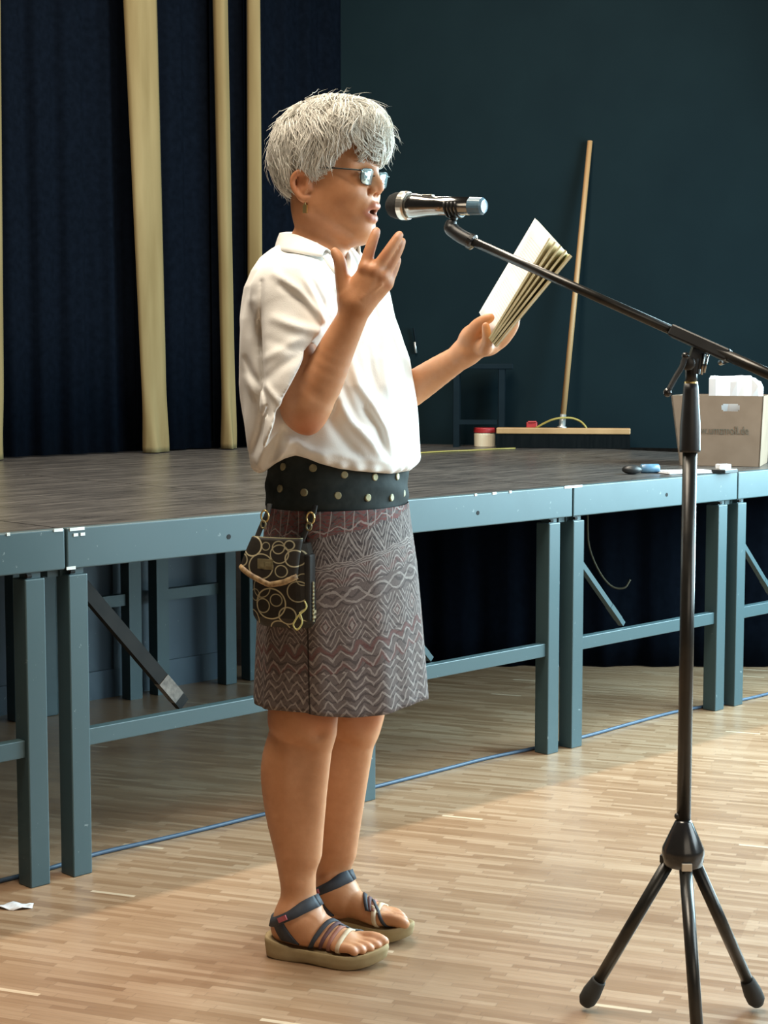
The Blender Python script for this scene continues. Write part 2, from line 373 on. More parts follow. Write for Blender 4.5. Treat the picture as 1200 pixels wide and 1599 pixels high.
mk('body', box((rp[0], rp[1], HS + .056), (d, nn, UP), (.024, .014, .055)), M['red'], tr, bevel=.004); mk('spring', tube([(rp[0] - .018, rp[1] - .016, HS + .112), (rp[0] + .018, rp[1] - .016, HS + .112)], .004, 8), M['red'], tr)
jc = onz(757.5, 697.5, HS); jk = jc[1] / FPX
t = thing('plastic_tub', (jc[0], jc[1], HS), 'off-white plastic tub with a red lid on the stage', 'tub')
R_ = 17 * jk
mk('tub', rev((jc[0], jc[1], HS), UP, [(0, R_ * .93), (.003, R_ * .97), (19 * jk, R_), (22 * jk, R_ * .98), (23 * jk, R_ * .9)], 28), M['jar'], t, smooth=False)
mk('lid', rev((jc[0], jc[1], HS + 22.5 * jk), UP, [(0, R_ * 1.04), (6 * jk, R_ * 1.04), (7.2 * jk, R_ * .98), (7.4 * jk, R_ * .4)], 28), M['red'], t)
yc = [onz(652, 709, HS), onz(690, 706.5, HS), onz(740, 704.5, HS), onz(775, 702.5, HS), onz(805, 701.5, HS)]
for q in yc: q[2] = HS + .004
tag(mk('yellow_cord', tube(spline(yc, 30), .0030, 8), M['yellow'], smooth=True, origin=yc[2]), 'thin yellow cord lying across the dark stage floor', 'cord')
# dark stool against the wall, hardly visible
YS = wallY(.46) - .13; sc_ = YS / FPX; s0 = at(750, 572, YS)
t = thing('dark_stool', (s0[0], YS, HS), 'dark stool almost lost in front of the dark wall, above the tub', 'stool')
mk('seat', box((s0[0], YS, s0[2]), ((1, 0, 0), (0, 1, 0), UP), (50 * sc_, .06, .012)), M['stool'], t, bevel=.004)
for px in (712, 782):
    for dy in (-.042, .042): mk('leg', box(((px - 600) * sc_ + (.01 if dy > 0 else 0), YS + dy, (HS + s0[2] - .012) / 2), ((1, 0, 0), (0, 1, 0), UP), (.013, .013, (s0[2] - .012 - HS) / 2)), M['stool'], t)
mk('rung', box((s0[0], YS - .042, HS + .11), ((1, 0, 0), (0, 1, 0), UP), (33 * sc_, .008, .01)), M['stool'], t)
xk = (649 - 600) / FPX * 7.5; YK = wallY(xk) - .012; k0, k1 = at(646, 512, YK), at(650, 552, YK)
hk = thing('wall_cord', k1, 'short pale cord end hanging on the dark wall beside the woman', 'cord')
mk('cord', tube(spline([k0, (k0 + k1) / 2 + A([.004, 0, 0]), k1], 10), .0045, 8), M['stool'], hk, smooth=True); mk('tip', tube([k1 + (k0 - k1) * .45, k1 + (k0 - k1) * .02], .0058, 8), M['zinc'], hk, smooth=True)
# cardboard box with white paper bag
bl, brr = onz(1062, 727, HS), onz(1187, 729.5, HS); dx = unit((brr - bl) * A([1, 1, 0])); dn = A([-dx[1], dx[0], 0]); wid = np.linalg.norm(brr - bl)
t = thing('cardboard_box', (bl + brr) / 2 + dn * .12, 'open brown cardboard box with a hand hole on the stage', 'box')
kz = bl[1] / FPX; hgt = 109 * kz; fl = (15 + 2) * kz; dp = .27
bl = bl + UP * .0012; brr = brr + UP * .0012; B = [bl, brr, brr + dn * dp, bl + dn * dp]; T = [bl - dx * 14.5 * kz - dn * .012 + UP * hgt, brr + dx * 4.5 * kz - dn * .012 + UP * hgt, brr + dx * 4.5 * kz + dn * (dp + .03) + UP * hgt, bl - dx * 14.5 * kz + dn * (dp + .03) + UP * hgt]
def wallp(b0, b1, t0, t1, inn): return hexa([b0, b1, b1 + inn, b0 + inn], [t0, t1, t1 + inn, t0 + inn])
# front wall with the hand hole: built as four pieces around the slot
def fpt(u, v): return (B[0] * (1 - u) + B[1] * u) * (1 - v) + (T[0] * (1 - u) + T[1] * u) * v
hu0, hu1, hv0, hv1 = .545, .745, .78, .885; th_ = dn * .005
def fq(u0, u1, v0, v1): return hexa([fpt(u0, v0), fpt(u1, v0), fpt(u1, v0) + th_, fpt(u0, v0) + th_], [fpt(u0, v1), fpt(u1, v1), fpt(u1, v1) + th_, fpt(u0, v1) + th_])
cs = []
for sx, uu in ((-1, hu0), (1, hu1)):
    for v0, v1 in ((hv0, hv0 + .018), (hv1 - .018, hv1)): cs.append(fq(min(uu, uu - sx * .018), max(uu, uu - sx * .018), v0, v1))
fw = mk('front_wall', cat([fq(0, 1, 0, hv0), fq(0, 1, hv1, 1), fq(0, hu0, hv0, hv1), fq(hu1, 1, hv0, hv1)] + cs), M['card'], t)
mk('side_wall', wallp(B[1], B[2], T[1], T[2], -dx * .005), M['card'], t); mk('side_wall', wallp(B[3], B[0], T[3], T[0], dx * .005), M['card'], t)
mk('back_wall', wallp(B[2], B[3], T[2], T[3], -dn * .005), M['card'], t)
mk('bottom', hexa([p + UP * .0015 for p in B], [p + UP * .006 for p in B]), M['card'], t)
tc = bpy.data.curves.new('lettering', 'FONT'); tc.body = 'www.umzmoll.de'; tc.size = 18 * kz; tc.extrude = .0003; tc.align_x = 'CENTER'
to = bpy.data.objects.new('tmp_text', tc); COL.objects.link(to); bpy.context.view_layer.update()
me = bpy.data.meshes.new_from_object(to.evaluated_get(bpy.context.evaluated_depsgraph_get())); bpy.data.objects.remove(to)
fv = A([v.co for v in me.vertices]); ff = [tuple(p.vertices) for p in me.polygons]; fz = unit(T[0] - B[0] + T[1] - B[1])
wtx = (fv[:, 0].max() - fv[:, 0].min()); sca = 92 * kz / wtx
pos = fpt(.505, .455) - dn * .0016
mk('lettering', (pos + np.outer(fv[:, 0] * sca, dx) + np.outer(fv[:, 1], fz) + np.outer(-fv[:, 2], dn), ff), M['ink'], fw)
bg0 = fpt(.34, .05) + dn * .03; bg1 = fpt(.955, .05) + dn * .03
def bagp(u, y, dd): q = bg0 * (1 - u) + bg1 * u + dn * dd; q = q.copy(); q[2] = HS + y; return q
rows = []
for z_, sh, zz in ((.012, 0, 0), (.12, .004, 0), (hgt * .98, .0, 0), (hgt + 24 * kz, .0, 1), (hgt + 29 * kz, .02, 1)):
    ring = []
    for k in range(28):
        a = k / 28; per = [(0, 0), (1, 0), (1, .17), (0, .17)]; i = int(a * 4); f = a * 4 - i; p, q = per[i], per[(i + 1) % 4]
        u, dd = p[0] + (q[0] - p[0]) * f, p[1] + (q[1] - p[1]) * f
        u = .5 + (u - .5) * (1 - sh * 3); dd = .085 + (dd - .085) * (1 - sh * 4); jit = .004 * math.sin(9 * a * 6.28 + z_ * 30)
        ring.append(bagp(u, z_ + (zz * .006 * math.sin(5 * a * 6.28 + 1) - (.022 * zz if u > .9 else 0)), dd + jit))
    rows.append(ring)
P = A(rows); v, f = np.vstack([P.reshape(-1, 3)]), []
for i in range(len(rows) - 1):
    for j in range(28): k = (j + 1) % 28; f.append((i * 28 + j, i * 28 + k, (i + 1) * 28 + k, (i + 1) * 28 + j))
f.append(tuple(range(28))[::-1]); f.append(tuple(4 * 28 + j for j in range(28)))
tag(mk('paper_bag', (v, f), M['paper'], origin=(bg0 + bg1) / 2), 'white paper bag sticking out of the cardboard box', 'paper bag')
# small things along the stage edge
c = onz(988, 741, HS); t = thing('dark_pouch', c, 'small dark pouch with a shiny pale blue end on the stage edge', 'pouch'); k_ = c[1] / FPX
mk('pouch', ball(c + A([0, .01, 7.5 * k_]), (16 * k_, .022, 7.4 * k_)), M['black'], t, smooth=True)
c2 = onz(1015, 739, HS); mk('shiny_end', rev(c2 + A([-15 * k_, 0, 7.5 * k_]), A([1, .12, 0]), [(0, 5 * k_), (2 * k_, 7.2 * k_), (29 * k_, 7.2 * k_), (31 * k_, 5.5 * k_)], 16), M['blue_cap'], t, smooth=True)
c = onz(1072, 739.5, HS); t1 = tag(mk('paper_sheet', cat([box(c + A([0, .02, .003 + .0022 * i]) + E1 * .004 * i, (unit([1, .35, 0]), unit([-.35, 1, 0]), UP), (42 * k_, .055, .001)) for i in range(3)]), M['paper'], origin=c), 'flat white sheets of paper on the stage edge behind the pole', 'paper')
c = onz(1134, 740, HS); t = thing('pocket_phone', c + A([0, .02, 0]), 'dark flat phone on the stage edge below the box', 'phone')
mk('body', box(c + A([0, .02, .008]), (E1, N1, UP), (18 * k_, .028, .006)), M['black'], t, bevel=.002); mk('screen', box(c + A([0, .02, .0145]), (E1, N1, UP), (16 * k_, .025, .0008)), M['zinc'], t)
tag(mk('white_eraser', box(c + A([-.005, .02, .024]), (unit([1, .3, 0]), unit([-.3, 1, 0]), UP), (10 * k_, .016, .008)), M['paper'], origin=c + A([-.005, .02, .016]), bevel=.002), 'small white block lying on the dark phone', 'block')

# ================================================================== things on the floor
cb = [onz(x, y, 0) for x, y in ((-60, 1391), (0, 1379), (75, 1360), (150, 1337), (250, 1314), (330, 1295), (410, 1275), (500, 1253), (600, 1228), (690, 1205), (760, 1187), (830, 1172), (912, 1153), (980, 1134), (1060, 1113), (1165, 1094), (1260, 1070))]
for q in cb: q[2] = .0055
tag(mk('floor_cable', tube(spline(cb, 120), .0055, 8), M['cable'], smooth=True, origin=cb[8]), 'blue cable running along the floor at the foot of the stage', 'cable')
sp = onz(24, 1417, 0); P = np.zeros((5, 9, 3))
for i in range(5):
    for j in range(9): P[i, j] = sp + A([(j - 4) * .0095, (i - 2) * .011 * (1 - .08 * (j - 4) ** 2 / 2), .004 + .003 * math.sin(j * 1.3 + i)])
tag(mk('paper_scrap', grid(P), M['paper'], smooth=True, origin=sp, solid=.001), 'small pale scrap of paper on the parquet by the stage leg', 'scrap')
cd = [at(918, 800, 6.33), at(920, 850, 6.33), at(935, 890, 6.32), at(955, 915, 6.31), at(975, 918, 6.3), at(985, 905, 6.3)]
tag(mk('hanging_wire', tube(spline(cd, 30), .004, 6), noisy('dull_wire', (.05, .045, .025), (.07, .06, .035), 20, .7), smooth=True, origin=cd[2]), 'thin dull wire hanging under the stage before the black drape', 'wire')

# ================================================================== microphone stand
PX, PY = .529, 2.876
def zpx(y): return at(1075, y, PY)[2]
t = thing('microphone_stand', (PX, PY, 0), 'black tripod microphone stand with a long boom arm', 'microphone stand')
kk = PY / FPX; ax0 = A([PX, PY, 0])
zt, zb_ = zpx(1277), zpx(1352)
hub = mk('hub', rev(ax0 + UP * zb_, UP, [(0, 26 * kk), (3 * kk, 31 * kk), (22 * kk, 34 * kk), (30 * kk, 33 * kk), (52 * kk, 23 * kk), (72 * kk, 14 * kk), (76 * kk, 11 * kk)], 40), M['black_gloss'], t, smooth=True)
for q in (0, 1, 2):
    a = math.radians(-90 + 120 * q); dr = A([math.cos(a), math.sin(a), 0]); sd = A([-dr[1], dr[0], 0])
    mk('clamp_block', box(ax0 + dr * 33 * kk + UP * (zb_ + 8 * kk), (dr, sd, UP), (.004, .009, .007)), M['silver'] if q == 0 else M['black'], hub, bevel=.001)
    foot = ax0 + dr * .181; foot[2] = .016; top = ax0 + dr * 24 * kk + UP * (zb_ + 2 * kk); dv = unit(foot - top)
    lg = mk('leg', tube([top, foot - dv * .02], [10.5 * kk, 10 * kk], 16), M['tube'], t, smooth=True)
    mk('rubber_foot', rev(foot - dv * .052, dv, [(0, 11.5 * kk), (.004, 12.5 * kk), (.03, 15.5 * kk), (.048, 15 * kk), (.058, 10 * kk), (.060, 5 * kk)], 18), M['rubber'], lg, smooth=True)
mk('hub_knob', ball(ax0 + A([-10 * kk, -.002, zt + 3 * kk]), 5.5 * kk), M['black'], hub, smooth=True)
mk('lower_tube', tube([ax0 + UP * (zt - .02), ax0 + UP * zpx(703)], 11.3 * kk, 20), M['tube'], t, smooth=True)
sl = mk('clutch_sleeve', rev(ax0 + UP * zpx(706), UP, [(0, 12 * kk), (0, 16 * kk), (4 * kk, 16.5 * kk), (40 * kk, 16 * kk), (80 * kk, 13 * kk), (96 * kk, 12 * kk), (107 * kk, 11 * kk)], 24), M['black'], t, smooth=True)
mk('brass_ring', rev(ax0 + UP * zpx(601), UP, [(0, 9 * kk), (0, 10.5 * kk), (5 * kk, 10.5 * kk), (5 * kk, 9 * kk)], 24), M['gold'], t)
mk('upper_tube', tube([ax0 + UP * zpx(604), ax0 + UP * zpx(562)], 9.5 * kk, 16), M['tube'], t, smooth=True)
def bY(px): return PY - .02 + (1088 - px) / 385 * .285
def bpt(px):
    y = 362 + (px - 705) * (561 - 362) / (1150 - 705); return at(px, y, bY(px))
bm0, bm1 = bpt(720), bpt(1320); bd = unit(bm1 - bm0)
boom = mk('boom', tube([bm0, bpt(1055)], 7.6 * kk, 16), M['tube'], t, smooth=True)
mk('boom_tail', tube([bpt(1055), bm1], 8.6 * kk, 16), M['tube'], t, smooth=True)
mk('counterweight', tube([bpt(1290), bpt(1370)], 20 * kk, 20), M['black'], t, smooth=True)
j0, j1 = bpt(1050), bpt(1140); bu = unit(np.cross(bd, A([0, 1., 0]))); bu = bu if bu[2] > 0 else -bu
jb = mk('boom_clamp', box((j0 + j1) / 2, (bd, np.cross(bd, bu), bu), (np.linalg.norm(j1 - j0) / 2, 11 * kk, 9.5 * kk)), M['black'], t, bevel=.003)
mk('swivel', cat([box(at(1090, 552, PY), (A([.35, 0, 1]), A([0, 1., 0]), np.cross(A([.35, 0, 1]), A([0, 1., 0]))), (22 * kk, 10 * kk, 11 * kk)), rev(at(1084, 572, PY), UP, [(-12 * kk, 11 * kk), (12 * kk, 13 * kk)], 18)]), M['black'], t)
kp = at(1075, 567, PY - .02)
kn = mk('tension_knob', rev(kp, A([-.25, -1, 0]), [(-.014, 9 * kk), (0, 11.5 * kk), (.006, 11.5 * kk), (.009, 8 * kk)], 20), M['black'], t, smooth=True)
lv = [at(1071, 556, PY - .035), at(1066, 572, PY - .038), at(1055, 590, PY - .04), at(1043, 613, PY - .045)]
mk('lever', tube(spline(lv, 12), [4.5 * kk] * 12, 10), M['black'], kn, smooth=True)
mk('lever_tip', ball(lv[3], 7 * kk), M['black_gloss'], kn, smooth=True); mk('lever_tip', ball(lv[0], 6 * kk), M['black_gloss'], kn, smooth=True)
mk('lock_lever', cat([tube([at(1100, 552, PY - .012), at(1096, 585, PY - .012)], 2.2 * kk, 8), tube([at(1106, 554, PY - .012), at(1100, 582, PY - .012)], 2.2 * kk, 8)]), M['chrome'], t, smooth=True)
mk('boom_screw', rev(at(1126, 566, PY - .025), A([.3, -1, .2]), [(0, 5 * kk), (.012, 5 * kk)], 10), M['chrome'], t)
# clip
e0, e1, e2 = at(738, 378, bY(738)), at(700, 358, bY(705)), at(706, 344, bY(705))
mk('clip_joint', tube(spline([e0, (e0 + e1) / 2, e1 + A([.006, 0, .002]), e2], 16), [12 * kk] * 9 + [12.5 * kk, 12.5 * kk, 12 * kk, 11 * kk, 10 * kk, 9 * kk, 8 * kk], 16), M['black'], t, smooth=True)
mk('clip_collar', rev(e0 - unit(e0 - e1) * .006, unit(e0 - e1), [(0, 13.5 * kk), (.008, 13.5 * kk), (.01, 10 * kk)], 18), M['black_gloss'], t)
# microphone
ma, mb = at(607, 321, 3.225), at(757, 322, 3.105); md = unit(mb - ma); LM = np.linalg.norm(mb - ma); mk_ = 3.17 / FPX
T_, Nn, Bb = frames([ma, (ma + mb) / 2, mb])
cr = ma + md * LM * .70
cl = []
for a in np.linspace(-.3, math.pi + .3, 14): cl.append(cr + (Nn[0] * math.cos(a)) * 16 * mk_ + (-UP * math.sin(a)) * 16.5 * mk_)
mk('clip_cradle', cat([tube(A(cl) + md * o_, .0026, 8) for o_ in (-.012, -.004, .004, .012)] + [tube([cr - UP * 16 * mk_, e2], 6 * mk_, 10)]), M['black'], t, smooth=True)
t = thing('microphone', cr - UP * .016, 'black handheld microphone with a silver ring held in the stand clip', 'microphone')
mk('grille', rev(ma, md, [(0, 6 * mk_), (2 * mk_, 12 * mk_), (7 * mk_, 17.5 * mk_), (15 * mk_, 20.5 * mk_), (22 * mk_, 21 * mk_), (LM * .175, 21 * mk_)], 28), M['grille'], t, smooth=True)
mk('ring', rev(ma + md * LM * .155, md, [(0, 20 * mk_), (0, 22.5 * mk_), (9 * mk_, 22.5 * mk_), (12 * mk_, 21 * mk_), (12 * mk_, 19 * mk_)], 32), M['silver'], t, smooth=False)
bd_ = mk('body', rev(ma + md * LM * .20, md, [(0, 20.5 * mk_), (.02, 19 * mk_), (.05, 15.5 * mk_), (.07, 14.5 * mk_), (LM * .66, 13.5 * mk_)], 32), M['chrome'], t, smooth=True)
mk('switch', box(ma + md * LM * .42 + UP * 15.3 * mk_ - A([0, .004, 0]), (md, np.cross(UP, md), UP), (.012, .005, .002)), M['silver'], bd_, bevel=.001)
mk('tail_cap', rev(ma + md * LM * .86, md, [(0, 12.5 * mk_), (0, 13.6 * mk_), (LM * .12, 13 * mk_), (LM * .14, 10 * mk_), (LM * .138, 7 * mk_)], 24), M['blue_cap'], t, smooth=False)
# ================================================================== implicit-surface sculpting (numpy)
class Fld:
    def __init__(s): s.ops = []
    def cone(s, a, b, ra, rb, k=.01, sub=False):
        a, b = A(a, float), A(b, float); ab = b - a; L2 = ab @ ab + 1e-12; R = max(ra, rb)
        def f(p):
            t = np.clip(((p - a) @ ab) / L2, 0, 1); return np.linalg.norm(p - a - t[..., None] * ab, axis=-1) - (ra + (rb - ra) * t)
        s.ops.append((f, k, np.minimum(a, b) - R, np.maximum(a, b) + R, sub)); return s
    def chain(s, pts, k=.01, k0=None):
        q = spline([list(p) + [r] for p, r in pts], (len(pts) - 1) * 4 + 1); j = k0 if k0 is not None else k
        for i in range(len(q) - 1): s.cone(q[i, :3], q[i + 1, :3], q[i, 3], q[i + 1, 3], j if i < 2 else .003)
        return s
    def ell(s, c, r, R=None, k=.01, sub=False):
        c = A(c, float); r = A(r, float); R = np.eye(3) if R is None else np.asarray(R, float)   # R columns = local axes
        def f(p):
            q = (p - c) @ R; k0 = np.linalg.norm(q / r, axis=-1); k1 = np.linalg.norm(q / r ** 2, axis=-1) + 1e-9; return k0 * (k0 - 1) / k1
        m = np.abs(R) @ r; s.ops.append((f, k, c - m, c + m, sub)); return s
    def fn(s, f, lo, hi, k=.01, sub=False): s.ops.append((f, k, A(lo, float), A(hi, float), sub)); return s
    @staticmethod
    def comb(d, q, k, sub):
        if sub:
            q = -q; h = np.maximum(k - np.abs(d - q), 0) / k; return np.maximum(d, q) + h * h * k * .25
        h = np.maximum(k - np.abs(d - q), 0) / k; return np.minimum(d, q) - h * h * k * .25
    def __call__(s, p):
        p = np.asarray(p, float); d = np.full(p.shape[:-1], .2)
        for f, k, lo, hi, sub in s.ops: d = s.comb(d, f(p), k, sub)
        return d
    def bounds(s):
        lo = np.min([o[2] for o in s.ops if not o[4]], axis=0); hi = np.max([o[3] for o in s.ops if not o[4]], axis=0); return lo, hi
    def mesh(s, h=.003, post=None, lo=None, hi=None):
        l, u = s.bounds(); l = l - 4 * h if lo is None else A(lo, float); u = u + 4 * h if hi is None else A(hi, float)
        n = np.ceil((u - l) / h).astype(int) + 1; D = np.full(tuple(n), .05, np.float32)
        axs = [l[i] + h * np.arange(n[i]) for i in range(3)]
        for f, k, bl, bh, sub in s.ops:
            pad = k + 3 * h; i0 = np.clip(np.floor((bl - pad - l) / h).astype(int), 0, n - 1); i1 = np.clip(np.ceil((bh + pad - l) / h).astype(int) + 1, 1, n)
            if (i1 <= i0).any(): continue
            sl = tuple(slice(a, b) for a, b in zip(i0, i1))
            p = np.stack(np.meshgrid(*[axs[i][sl[i]] for i in range(3)], indexing='ij'), -1)
            D[sl] = s.comb(D[sl], f(p).astype(np.float32), k, sub)
        if post is not None: D = post(D, axs)
        return nets(D, l, h)
def nets(D, l, h):
    I = D < 0; c = np.zeros(tuple(np.array(D.shape) - 1), np.uint8)
    offs = [(i, j, k) for i in (0, 1) for j in (0, 1) for k in (0, 1)]
    X, Y, Z = c.shape
    for i, j, k in offs: c += I[i:X + i, j:Y + j, k:Z + k]
    cells = np.argwhere((c > 0) & (c < 8)); N = len(cells); val = np.stack([D[cells[:, 0] + i, cells[:, 1] + j, cells[:, 2] + k] for i, j, k in offs], 1).astype(float)
    oc = A(offs, float); acc = np.zeros((N, 3)); cnt = np.zeros(N)
    for a in range(8):
        for b in range(a + 1, 8):
            if np.abs(oc[a] - oc[b]).sum() == 1:
                va, vb = val[:, a], val[:, b]; m = (va < 0) != (vb < 0); t = np.where(m, va / np.where(m, va - vb, 1), 0)
                acc[m] += (oc[a] + t[:, None] * (oc[b] - oc[a]))[m]; cnt[m] += 1
    verts = l + h * (cells + acc / cnt[:, None])
    idx = np.full(c.shape, -1, np.int32); idx[tuple(cells.T)] = np.arange(N); faces = []
    for ax in range(3):
        s0 = [slice(None)] * 3; s1 = [slice(None)] * 3; s0[ax] = slice(0, -1); s1[ax] = slice(1, None)
        a, b = I[tuple(s0)], I[tuple(s1)]; E = np.argwhere(a != b); o1, o2 = [(1, 2), (2, 0), (0, 1)][ax]
        E = E[(E[:, o1] > 0) & (E[:, o2] > 0) & (E[:, o1] < D.shape[o1] - 1) & (E[:, o2] < D.shape[o2] - 1)]
        def g(d1, d2): q = E.copy(); q[:, o1] -= d1; q[:, o2] -= d2; return idx[tuple(q.T)]
        F = np.stack([g(1, 1), g(0, 1), g(0, 0), g(1, 0)], 1); fl = ~a[tuple(E.T)]
        F[fl] = F[fl][:, ::-1]; faces.append(F)
    return verts, np.vstack(faces)
def fast(name, vf, mat, parent=None, smooth=True, attrs=None):
    v, f = vf; og = org(parent); me = bpy.data.meshes.new(name); v = (v - og).astype(np.float32)
    me.vertices.add(len(v)); me.vertices.foreach_set('co', v.ravel()); k = f.shape[1]
    me.loops.add(f.size); me.loops.foreach_set('vertex_index', f.astype(np.int32).ravel()); me.polygons.add(len(f))
    me.polygons.foreach_set('loop_start', np.arange(0, f.size, k, dtype=np.int32)); me.polygons.foreach_set('loop_total', np.full(len(f), k, np.int32))
    me.update(calc_edges=True); me.validate()
    if smooth: me.polygons.foreach_set('use_smooth', np.ones(len(me.polygons), bool))
    for n_, a in (attrs or {}).items():
        q = me.attributes.new(n_, 'FLOAT', 'POINT'); q.data.foreach_set('value', np.asarray(a, np.float32))
    me.materials.append(mat); o = bpy.data.objects.new(name, me); COL.objects.link(o); o.parent = parent; ORG[o.name] = og; return o

# ================================================================== the woman
YC = 3.335; PO = A([-.10, YC, 0.])
def m_skin():
    m, b = newmat('skin', (.45, .22, .12), .48, 0, .4); lip, red, nail, dark = attr('lip'), attr('red'), attr('nail'), attr('mouth')
    n = noise(vecof(), 45, 4, .6); n2 = noise(vecof(), 9, 3)
    c = ramp(n * .5 + n2 * .5, [(.32, (.44, .195, .088)), (.68, (.55, .265, .132))]); c = mix(red * .55, c, (.44, .115, .055)); c = mix(lip * .8, c, (.40, .14, .115)); c = mix(nail * .6, c, (.66, .42, .33)); c = mix(dark, c, (.05, .012, .010))
    put(b, 'Base Color', c); bump(b, noise(vecof(), 220, 3), .18, .0008)
    b.inputs['Subsurface Weight'].default_value = .12; b.inputs['Subsurface Radius'].default_value = (.010, .004, .002); b.inputs['Subsurface Scale'].default_value = 1.0
    return m
M['skin'] = m_skin()
WO = thing('person', PO, 'woman with short grey hair, white blouse and patterned skirt reading from a book', 'person')
FW = A([math.cos(math.radians(20)), -math.sin(math.radians(20)), 0]); LF = A([-FW[1], FW[0], 0])   # forward, her left
# head frame
HO = at(510, 290, 3.315); ya, pi_ = math.radians(25), math.radians(3)
hx = A([math.cos(ya) * math.cos(pi_), -math.sin(ya) * math.cos(pi_), -math.sin(pi_)]); hy = unit(np.cross(UP, hx)); hz = np.cross(hx, hy); HR = np.stack([hx, hy, hz], 1)
def H(x, y, z): return HO + hx * x + hy * y + hz * z
body = Fld()
# head
body.ell(H(.000, 0, .052), (.098, .077, .090), HR, .02)
body.ell(H(.038, 0, -.012), (.060, .062, .088), HR, .04)
for s in (-1, 1):
    body.cone(H(.005, s * .056, -.042), H(.072, s * .016, -.086), .018, .020, .04)     # jaw
    body.ell(H(.064, s * .036, -.018), (.030, .026, .026), HR, .03)                    # cheek
    body.cone(H(.090, s * .008, .040), H(.072, s * .046, .040), .011, .010, .02)       # brow
body.ell(H(.080, 0, -.082), (.019, .020, .017), HR, .025)                              # chin
body.ell(H(.025, 0, -.068), (.045, .038, .024), HR, .03)                               # under the chin
body.ell(H(.092, 0, -.030), (.014, .026, .030), HR, .02)                               # mouth mound
for s in (-1, 1): body.ell(H(.098, s * .031, .018), (.016, .017, .011), HR, .016, True)
body.cone(H(.094, 0, .032), H(.1125, 0, -.001), .0085, .0125, .012)                    # nose
for s in (-1, 1):
    body.ell(H(.103, s * .0125, -.0075), (.012, .0075, .0085), HR, .006)
    body.ell(H(.108, s * .0065, -.0165), (.006, .0035, .004), HR, .004, True)
body.ell(H(.106, 0, -.050), (.020, .0150, .0085), HR, .005, True)                      # open mouth
for s in (-1, 1):
    body.cone(H(.0935, s * .020, -.0490), H(.1075, s * .009, -.0375), .0040, .0062, .005)
    body.cone(H(.1075, s * .009, -.0375), H(.1090, 0, -.0385), .0062, .0060, .005)
    body.cone(H(.0935, s * .020, -.0500), H(.1020, s * .010, -.0615), .0040, .0068, .005)
    body.cone(H(.1020, s * .010, -.0615), H(.1040, 0, -.0625), .0068, .0072, .005)
    # upper / lower eyelid over the eye
    body.cone(H(.090, s * .018, .0215), H(.087, s * .043, .020), .0050, .0042, .004); body.cone(H(.0885, s * .020, .0105), H(.086, s * .043, .011), .0046, .0040, .004)
    # nasolabial fold
    body.cone(H(.101, s * .019, -.010), H(.091, s * .030, -.036), .0022, .0010, .010, True)
    # ear
    er = np.stack([unit(hx * .95 + hy * s * .30), unit(hy * s * .95 - hx * .30), hz], 1)
    body.ell(H(-.013, s * .0775, -.006), (.016, .007, .026), er, .008)
    pts = [(.002, .0745, .010), (-.006, .082, .021), (-.020, .086, .022), (-.032, .087, .010), (-.033, .086, -.008), (-.024, .083, -.024), (-.010, .078, -.036), (.000, .075, -.034)]
    pts = [(-.012 + (x + .014) * .85, y, -.008 + (z + .008) * .86) for x, y, z in pts]
    body.chain([(H(x, s * y, z), r) for (x, y, z), r in zip(pts, (.004, .0045, .005, .005, .0048, .0048, .0065, .005))], .006)
    body.ell(H(-.009, s * .0860, -.003), (.008, .005, .011), er, .006, True)
    body.cone(H(.003, s * .0755, -.004), H(.003, s * .0755, -.012), .0045, .0045, .006)
# neck and trunk
nk = at(484, 402, YC - .005)
body.chain([(H(-.018, 0, -.030), .046), (at(499, 362, YC - .008), .046), (nk, .054)], .03)
body.cone(at(503, 375, YC - .02), at(511, 418, YC - .035), .034, .036, .04)
body.cone(at(493, 425, YC - .05), at(455, 450, 3.19), .035, .040, .04); body.cone(at(503, 420, YC + .05), at(540, 445, 3.47), .035, .040, .04)
BR = np.stack([FW, LF, UP], 1)
body.ell(at(500, 500, YC), (.095, .150, .125), BR, .05)
body.ell(at(512, 600, YC), (.100, .140, .170), BR, .06)
body.ell(at(525, 770, YC), (.108, .160, .150), BR, .06)
# right arm (towards the camera)
shR, elR, wrR = at(450, 460, 3.175), at(475, 637, 3.105), at(556, 480, 3.06)
body.chain([(shR, .046), (at(462, 560, 3.13), .042), (elR, .0400)], .03)
body.chain([(elR, .0395), (at(500, 600, 3.095), .0400), (at(527, 543, 3.083), .0325), (at(546, 504, 3.07), .0272), (wrR, .0262)], .02)
body.ell(at(482, 655, 3.11), (.016, .016, .022), None, .03)
def fingers(defs, k=.006):
    for pts in defs: body.chain([(at(*p[:3]), p[3]) for p in pts], .004, k)
mc = [((562, 470, 3.052), (571, 420, 3.045)), ((560, 470, 3.05), (585, 424, 3.040)), ((563, 474, 3.05), (597, 433, 3.044)), ((566, 476, 3.054), (604, 444, 3.052))]
for (a, b_), r in zip(mc, (.0125, .0125, .012, .0115)): body.cone(at(*a), at(*b_), .0165, r, .016)
body.ell(at(574, 446, 3.058), (.026, .012, .026), None, .02)
RF = [[(571, 420, 3.045, .0116), (576, 396, 3.047, .0098), (582, 378, 3.050, .0086), (588, 361, 3.055, .0074)],
      [(585, 424, 3.040, .0114), (602, 400, 3.038, .0098), (614, 382, 3.040, .0086), (624, 367, 3.045, .0075)],
      [(597, 433, 3.044, .0108), (611, 411, 3.048, .0094), (621, 393, 3.052, .0083), (628, 377, 3.058, .0072)],
      [(604, 444, 3.052, .0098), (612, 428, 3.060, .0084), (617, 416, 3.064, .0075), (621, 405, 3.068, .0066)]]
fingers(RF)
